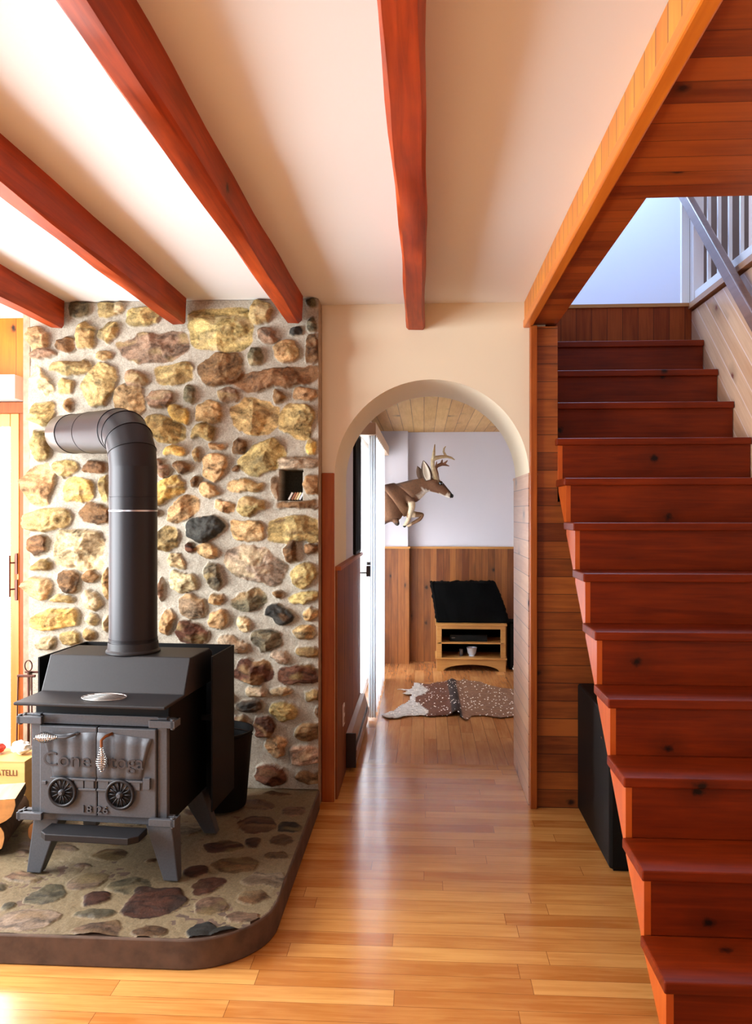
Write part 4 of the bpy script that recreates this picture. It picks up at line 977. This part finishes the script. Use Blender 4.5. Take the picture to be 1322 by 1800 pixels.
M().box(-.05, .08, -.126, -.12, .02, .42).build('front_plate', MT['black'], sb)
crumple('crumpled_paper', 'white crumpled tissue on the floor by the far wainscot', 'tissue', (.86, 7.30, 0), (.05, .04, .028), MT['paper'], 9)
bo = thing('silver_bowl', 'shiny silver bowl on the lower shelf of the stand', 'bowl', (TX_+.012, TYF+.10, .1225))
m = M(); m.lathe([(.026, 0), (.030, .004), (.024, .010), (.038, .030), (.046, .075), (.050, .080), (.047, .080), (.036, .034), (.02, .014)], n=28); m.build('bowl_body', MT['silver'], bo, smooth='auto')
gl = thing('drinking_glass', 'small dark glass left of the silver bowl', 'glass', (TX_-.085, TYF+.10, .1225))
m = M(); m.lathe([(.014, 0), (.016, .004), (.019, .065), (.017, .065), (.013, .006)], n=18); m.build('tumbler', plain('dark_glass', (60, 56, 60), .08, spec=1), gl, smooth='auto')
rc = thing('media_player', 'black media player on the upper shelf of the stand', 'player', (TX_-.02, TYF+.06, .2625))
M().box(-.17, .17, 0, .22, 0, .06).build('case', MT['black'], rc, .003)
M().box(-.155, -.125, -.002, 0, .032, .036).build('badge', MT['chrome'], rc)

# spotted hide rug
def pin(x, y, P):
    c = False; n = len(P); j = n-1
    for i in range(n):
        if (P[i][1] > y) != (P[j][1] > y) and x < (P[j][0]-P[i][0])*(y-P[i][1])/(P[j][1]-P[i][1])+P[i][0]: c = not c
        j = i
    return c
opx = [(668, 1256), (690, 1250), (702, 1240), (716, 1234), (722, 1222), (706, 1221), (716, 1213), (690, 1211), (724, 1210), (726, 1200), (752, 1202), (768, 1198), (790, 1199), (806, 1197), (815, 1192), (826, 1196), (846, 1199), (858, 1203), (884, 1209), (905, 1212), (940, 1208), (960, 1216), (945, 1228), (955, 1245), (935, 1262), (905, 1259), (880, 1262), (850, 1257), (830, 1258), (824, 1266), (808, 1266), (804, 1256), (775, 1258), (758, 1260), (742, 1257), (720, 1258), (700, 1262), (680, 1263)]
outl = [PZ(x, y, .01)[:2] for x, y in opx]
ocx = sum(p[0] for p in outl)/len(outl); ocy = sum(p[1] for p in outl)/len(outl)
# dense grid trimmed to the outline
xs = [p[0] for p in outl]; ys = [p[1] for p in outl]
st_ = .012; gx = int((max(xs)-min(xs))/st_)+1; gy = int((max(ys)-min(ys))/st_)+1
bm_ = bmesh.new(); fv = {}
vc = []
def rcol(x, y):
    r_ = random.random()
    d = min(math.hypot(x-p[0], y-p[1]) for p in outl)
    u = x
    pale = x < -.02+.05*math.sin(y*9)
    if pale: c = (222, 214, 206)
    elif x > .80: c = (206, 190, 180)
    else:
        c = (112, 62, 34)
        if abs(x-.235) < .035: c = (52, 34, 28)
        elif x > .25: c = (140, 98, 70)
    return lin(c)
for j in range(gy+1):
    for i in range(gx+1):
        x = min(xs)+i*st_; y = min(ys)+j*st_
        if pin(x, y, outl):
            z = .008+.006*mn.noise(Vector((x*9, y*5, 0)))+.030*math.exp(-((x-.235)/.04)**2)+.012*max(0, mn.noise(Vector((x*4, y*3, 5))))
            if x < 0: z += .012*abs(mn.noise(Vector((x*14, y*9, 3))))
            fv[(i, j)] = bm_.verts.new((x-ocx, y-ocy, max(z, .004)))
for (i, j), v in fv.items():
    if (i+1, j) in fv and (i, j+1) in fv and (i+1, j+1) in fv: bm_.faces.new((v, fv[(i+1, j)], fv[(i+1, j+1)], fv[(i, j+1)]))
me = bpy.data.meshes.new('deer_hide_rug'); bm_.to_mesh(me); bm_.free()
ca = me.color_attributes.new('Col', 'FLOAT_COLOR', 'POINT')
for k, v in enumerate(me.vertices): ca.data[k].color = rcol(v.co.x+ocx, v.co.y+ocy)
me.polygons.foreach_set('use_smooth', [True]*len(me.polygons))
T = NT('spotted_hide'); at = T.n('ShaderNodeAttribute', attribute_name='Col'); tc = T.n('ShaderNodeTexCoord').outputs['Object']
vo = T.n('ShaderNodeTexVoronoi'); mp = T.n('ShaderNodeMapping'); mp.inputs['Scale'].default_value = (44, 20, 1); T.l(tc, mp.inputs[0]); T.l(mp.outputs[0], vo.inputs[0]); vo.inputs['Scale'].default_value = 1
sc = T.n('ShaderNodeSeparateColor'); T.l(vo.outputs['Color'], sc.inputs[0])
spot = T.mth('MULTIPLY', T.mth('LESS_THAN', vo.outputs['Distance'], .26), T.mth('LESS_THAN', sc.outputs[0], .75))
nz_h = T.ramp(T.noise(tc, 45, 4), .3, .75)
dk_ = T.n('ShaderNodeMix', data_type='RGBA', blend_type='MULTIPLY'); dk_.inputs[0].default_value = 1
T.l(at.outputs['Color'], dk_.inputs[6]); T.l(T.mix(nz_h, (.55, .5, .45, 1), (1.1, 1.1, 1.1, 1)), dk_.inputs[7])
T.l(T.mix(spot, dk_.outputs[2], lin((240, 228, 214))), T.b.inputs['Base Color'])
T.b.inputs['Roughness'].default_value = .9; T.b.inputs['Sheen Weight'].default_value = .0
me.materials.append(T.m)
rug = bpy.data.objects.new('deer_hide_rug', me); COL.objects.link(rug); rug.location = (ocx, ocy, .001)
tag(rug, 'spotted brown deer hide rug spread on the far room floor', 'rug')
md = rug.modifiers.new('thick', 'SOLIDIFY'); md.thickness = .004; md.offset = -1

# ------------------------------------------------------------ leaping deer mount
DY = 7.22
def dp(cx_, cy_, dy=0):   # crop coordinates of the deer to metres at the mount's own distance
    p = PY(670+cx_/8.813, 760+cy_/8.813, DY+dy); return Vector(p)
dorg = dp(72, 1150)
deer = thing('deer_mount', 'leaping half-body buck with antlers mounted on the left wall of the far room', 'deer', tuple(dorg))
def skin(name, chains, mat, parent, lvl=2):
    vs = []; es = []; rs = []
    for ch_ in chains:
        prev = ch_.get('root')
        for (p, r) in ch_['p']:
            vs.append(tuple(Vector(p)-dorg)); rs.append(r)
            if prev is not None: es.append((prev, len(vs)-1))
            prev = len(vs)-1
        ch_['idx'] = len(vs)-1
    me = bpy.data.meshes.new(name); me.from_pydata(vs, es, []); o = bpy.data.objects.new(name, me); COL.objects.link(o); o.parent = parent
    o.modifiers.new('skin', 'SKIN'); sl_ = me.skin_vertices[0].data
    for k, r in enumerate(rs): sl_[k].radius = r if hasattr(r, '__len__') else (r, r)
    sl_[0].use_root = True
    s = o.modifiers.new('sub', 'SUBSURF'); s.levels = lvl; s.render_levels = lvl
    bpy.context.view_layer.update()
    dg = bpy.context.evaluated_depsgraph_get(); m2 = bpy.data.meshes.new_from_object(o.evaluated_get(dg))
    bpy.data.objects.remove(o); m2.name = name; m2.materials.clear(); m2.materials.append(mat)
    m2.polygons.foreach_set('use_smooth', [True]*len(m2.polygons))
    n_ = bpy.data.objects.new(name, m2); COL.objects.link(n_); n_.parent = parent; return n_
K = 7.22/1400/8.813   # metres per crop unit
body = [(dp(-150, 1180), 330*K), (dp(0, 1155), 320*K), (dp(160, 1115), 300*K), (dp(300, 1040), 275*K), (dp(420, 935), 215*K), (dp(530, 890), 185*K), (dp(630, 835), 140*K), (dp(730, 800), 115*K), (dp(815, 808), 132*K),
        (dp(900, 850), 110*K), (dp(965, 903), 82*K), (dp(1030, 950), 62*K), (dp(1075, 985), 46*K), (dp(1098, 1000), 30*K)]
DM = NT('deer_fur'); at = DM.n('ShaderNodeAttribute', attribute_name='Col'); tcd = DM.n('ShaderNodeTexCoord').outputs['Object']
nzf = DM.noise(tcd, 60, 5, .65)
mm = DM.n('ShaderNodeMix', data_type='RGBA', blend_type='MULTIPLY'); mm.inputs[0].default_value = 1
DM.l(at.outputs['Color'], mm.inputs[6]); DM.l(DM.mix(DM.ramp(nzf, .25, .75), (.7, .7, .7, 1), (1.2, 1.2, 1.2, 1)), mm.inputs[7])
DM.l(mm.outputs[2], DM.b.inputs['Base Color']); DM.b.inputs['Roughness'].default_value = .85; DM.bump(nzf, .4, .004)
leg1 = [(dp(430, 1030, -.05), 80*K), (dp(478, 1090, -.10), 62*K), (dp(480, 1170, -.11), 50*K), (dp(440, 1270, -.11), 42*K), (dp(425, 1350, -.11), 36*K), (dp(385, 1420, -.11), 30*K), (dp(345, 1470, -.11), 26*K)]
leg2 = [(dp(330, 1200, .03), 90*K), (dp(450, 1265, .06), 62*K), (dp(560, 1275, .06), 46*K), (dp(650, 1275, .06), 44*K), (dp(610, 1340, .06), 34*K), (dp(500, 1400, .06), 27*K), (dp(400, 1460, .06), 24*K)]
leg3 = [(dp(180, 1300, -.06), 80*K), (dp(240, 1390, -.08), 45*K), (dp(265, 1450, -.08), 32*K)]
chs = [dict(p=body), dict(p=leg1, root=3), dict(p=leg2, root=2), dict(p=leg3, root=2)]
bd = skin('body', chs, DM.m, deer)
me = bd.data; ca = me.color_attributes.new('Col', 'FLOAT_COLOR', 'POINT')
def fromcrop(p):
    q = p+dorg; d = q-Vector((0, 0, EYE)); zc = -d.x*math.sin(TH)+d.y*math.cos(TH); cx_ = d.x*math.cos(TH)+d.y*math.sin(TH)
    return ((661+FPX*cx_/zc)-670)*8.813, ((900-FPX*d.z/zc)-760)*8.813
for k, v in enumerate(me.vertices):
    x, y = fromcrop(v.co)
    c = Vector((112, 72, 44))
    back = y < 1010-.42*x and x < 620
    if x < 620: c = Vector((104, 68, 42))*(1-.0)
    if y < 955-.45*x and x < 640: c = Vector((66, 42, 28))
    if x > 860 and y < 735+(x-860)*.95: c = Vector((70, 44, 30))
    if x > 640 and y > 890+(x-700)*.29 and y < 1100: c = Vector((226, 214, 196))
    if 560 < x <= 690 and 950 < y < 1030: c = Vector((206, 190, 166))
    if x > 1000 and 945 < y < 985 and x < 1070: c = Vector((200, 180, 156))
    if x > 1065: c = Vector((18, 15, 14))
    if y > 1115 and x > 300: c = Vector((120, 84, 54))
    if 420 < x < 530 and 1080 < y < 1330: c = Vector((196, 172, 140))
    if 330 < x < 470 and y > 1320 and y < 1460: c = Vector((186, 160, 130))
    if y > 1445 and x < 390: c = Vector((20, 16, 14))
    if y > 1400 and x < 300: c = Vector((36, 26, 20))
    if 880 < x < 930 and 735 < y < 760: c = Vector((190, 164, 134))
    ca.data[k].color = lin(tuple(c))
def ear(base, tip, wd, off, lab):
    b_, t_ = Vector(base), Vector(tip); ax = (t_-b_); L = ax.length; axn = ax.normalized(); sdv = axn.cross(Vector((0, 1, 0))).normalized()
    def sheet(scale, yoff, name, col):
        g = M(); n = 8; w = 6
        for j in range(n+1):
            t = j/n; hw_ = wd*scale*math.sin(math.pi*min(1, .12+t*.88)**.8)**.8 if j < n else 0
            for i in range(w+1):
                s = i/w*2-1
                p = b_+ax*(t*(.97 if scale < 1 else 1)+(.02 if scale < 1 else 0))+sdv*hw_*s+Vector((0, off*.02*(1-s*s)*math.sin(math.pi*t)+yoff, 0))
                g.v.append(tuple(p-dorg))
        for j in range(n):
            for i in range(w): a = j*(w+1)+i; g.f.append((a, a+1, a+w+2, a+w+1))
        return g
    o1 = sheet(1, 0, 'ear', None).build('ear', plain('ear_fur', (84, 58, 40), .9), deer, smooth=True, fix=False)
    s1 = o1.modifiers.new('t', 'SOLIDIFY'); s1.thickness = .006; s1.offset = 1
    if off > 0:
        o2 = sheet(.72, -.012, 'inner_ear', None).build('inner_ear', plain('inner_ear_fur', (214, 198, 176), .9), o1, smooth=True, fix=False)
        s2 = o2.modifiers.new('t', 'SOLIDIFY'); s2.thickness = .002
ear(dp(735, 745, -.06), dp(655, 440, -.08), 46*K*1.6, 1, '')
ear(dp(640, 735, .05), dp(560, 520, .06), 40*K*1.5, -1, '')
def antler(pts, y):
    m = M()
    for ch_ in pts:
        m.tube([dp(a, b_, y+c)-dorg for a, b_, c, r in ch_], [r*K for a, b_, c, r in ch_], 8)
    return m
A1 = [[(850, 740, .03, 46), (825, 640, 0, 42), (800, 520, -.02, 34), (800, 430, -.03, 34), (850, 395, -.03, 34), (930, 380, -.02, 28), (1020, 375, 0, 22), (1090, 395, .01, 18), (1140, 425, .02, 6)],
      [(805, 430, -.03, 28), (818, 320, -.03, 22), (832, 185, -.02, 6)], [(1005, 375, 0, 22), (968, 300, 0, 16), (975, 250, 0, 12), (1002, 215, 0, 5)]]
A2 = [[(865, 740, 0, 40), (855, 640, 0, 36), (840, 560, .03, 30), (870, 520, .05, 28), (940, 490, .06, 30), (990, 500, .06, 20), (1055, 522, .07, 6)], [(850, 540, .04, 22), (862, 450, .04, 5)],
      [(930, 490, .06, 24), (945, 440, .06, 14), (948, 420, .06, 5)], [(975, 490, .06, 24), (1030, 435, .06, 6)]]
antler(A1, -.05).build('antler', plain('antler_bone', (176, 150, 112), .5, noise=.2, nscale=60), deer, smooth=True)
antler(A2, .04).build('antler', plain('antler_dark_bone', (120, 78, 50), .5, noise=.2, nscale=60), deer, smooth=True)
ey = M(); c_ = dp(922, 790)-dorg+Vector((0, -88*K, 0))
bm_ = bmesh.new(); bmesh.ops.create_uvsphere(bm_, u_segments=16, v_segments=10, radius=34*K)
for v in bm_.verts: v.co = v.co+c_
me = bpy.data.meshes.new('eye'); bm_.to_mesh(me); bm_.free(); me.materials.append(plain('glass_eye', (14, 10, 9), .08, spec=1)); me.polygons.foreach_set('use_smooth', [True]*len(me.polygons))
o = bpy.data.objects.new('eye', me); COL.objects.link(o); o.parent = deer
bm_ = bmesh.new(); bmesh.ops.create_uvsphere(bm_, u_segments=16, v_segments=10, radius=1)
c_ = dp(1098, 985)-dorg
for v in bm_.verts: v.co = Vector((v.co.x*26*K, v.co.y*34*K, v.co.z*32*K))+c_
me = bpy.data.meshes.new('nose'); bm_.to_mesh(me); bm_.free(); me.materials.append(plain('nose_leather', (12, 10, 10), .3)); me.polygons.foreach_set('use_smooth', [True]*len(me.polygons))
o = bpy.data.objects.new('nose', me); COL.objects.link(o); o.parent = deer
M().box(-.455-dorg.x+.01, -.415-dorg.x, -.16, .16, -.2, .2).build('mounting_board', MT['post'], deer, .004)
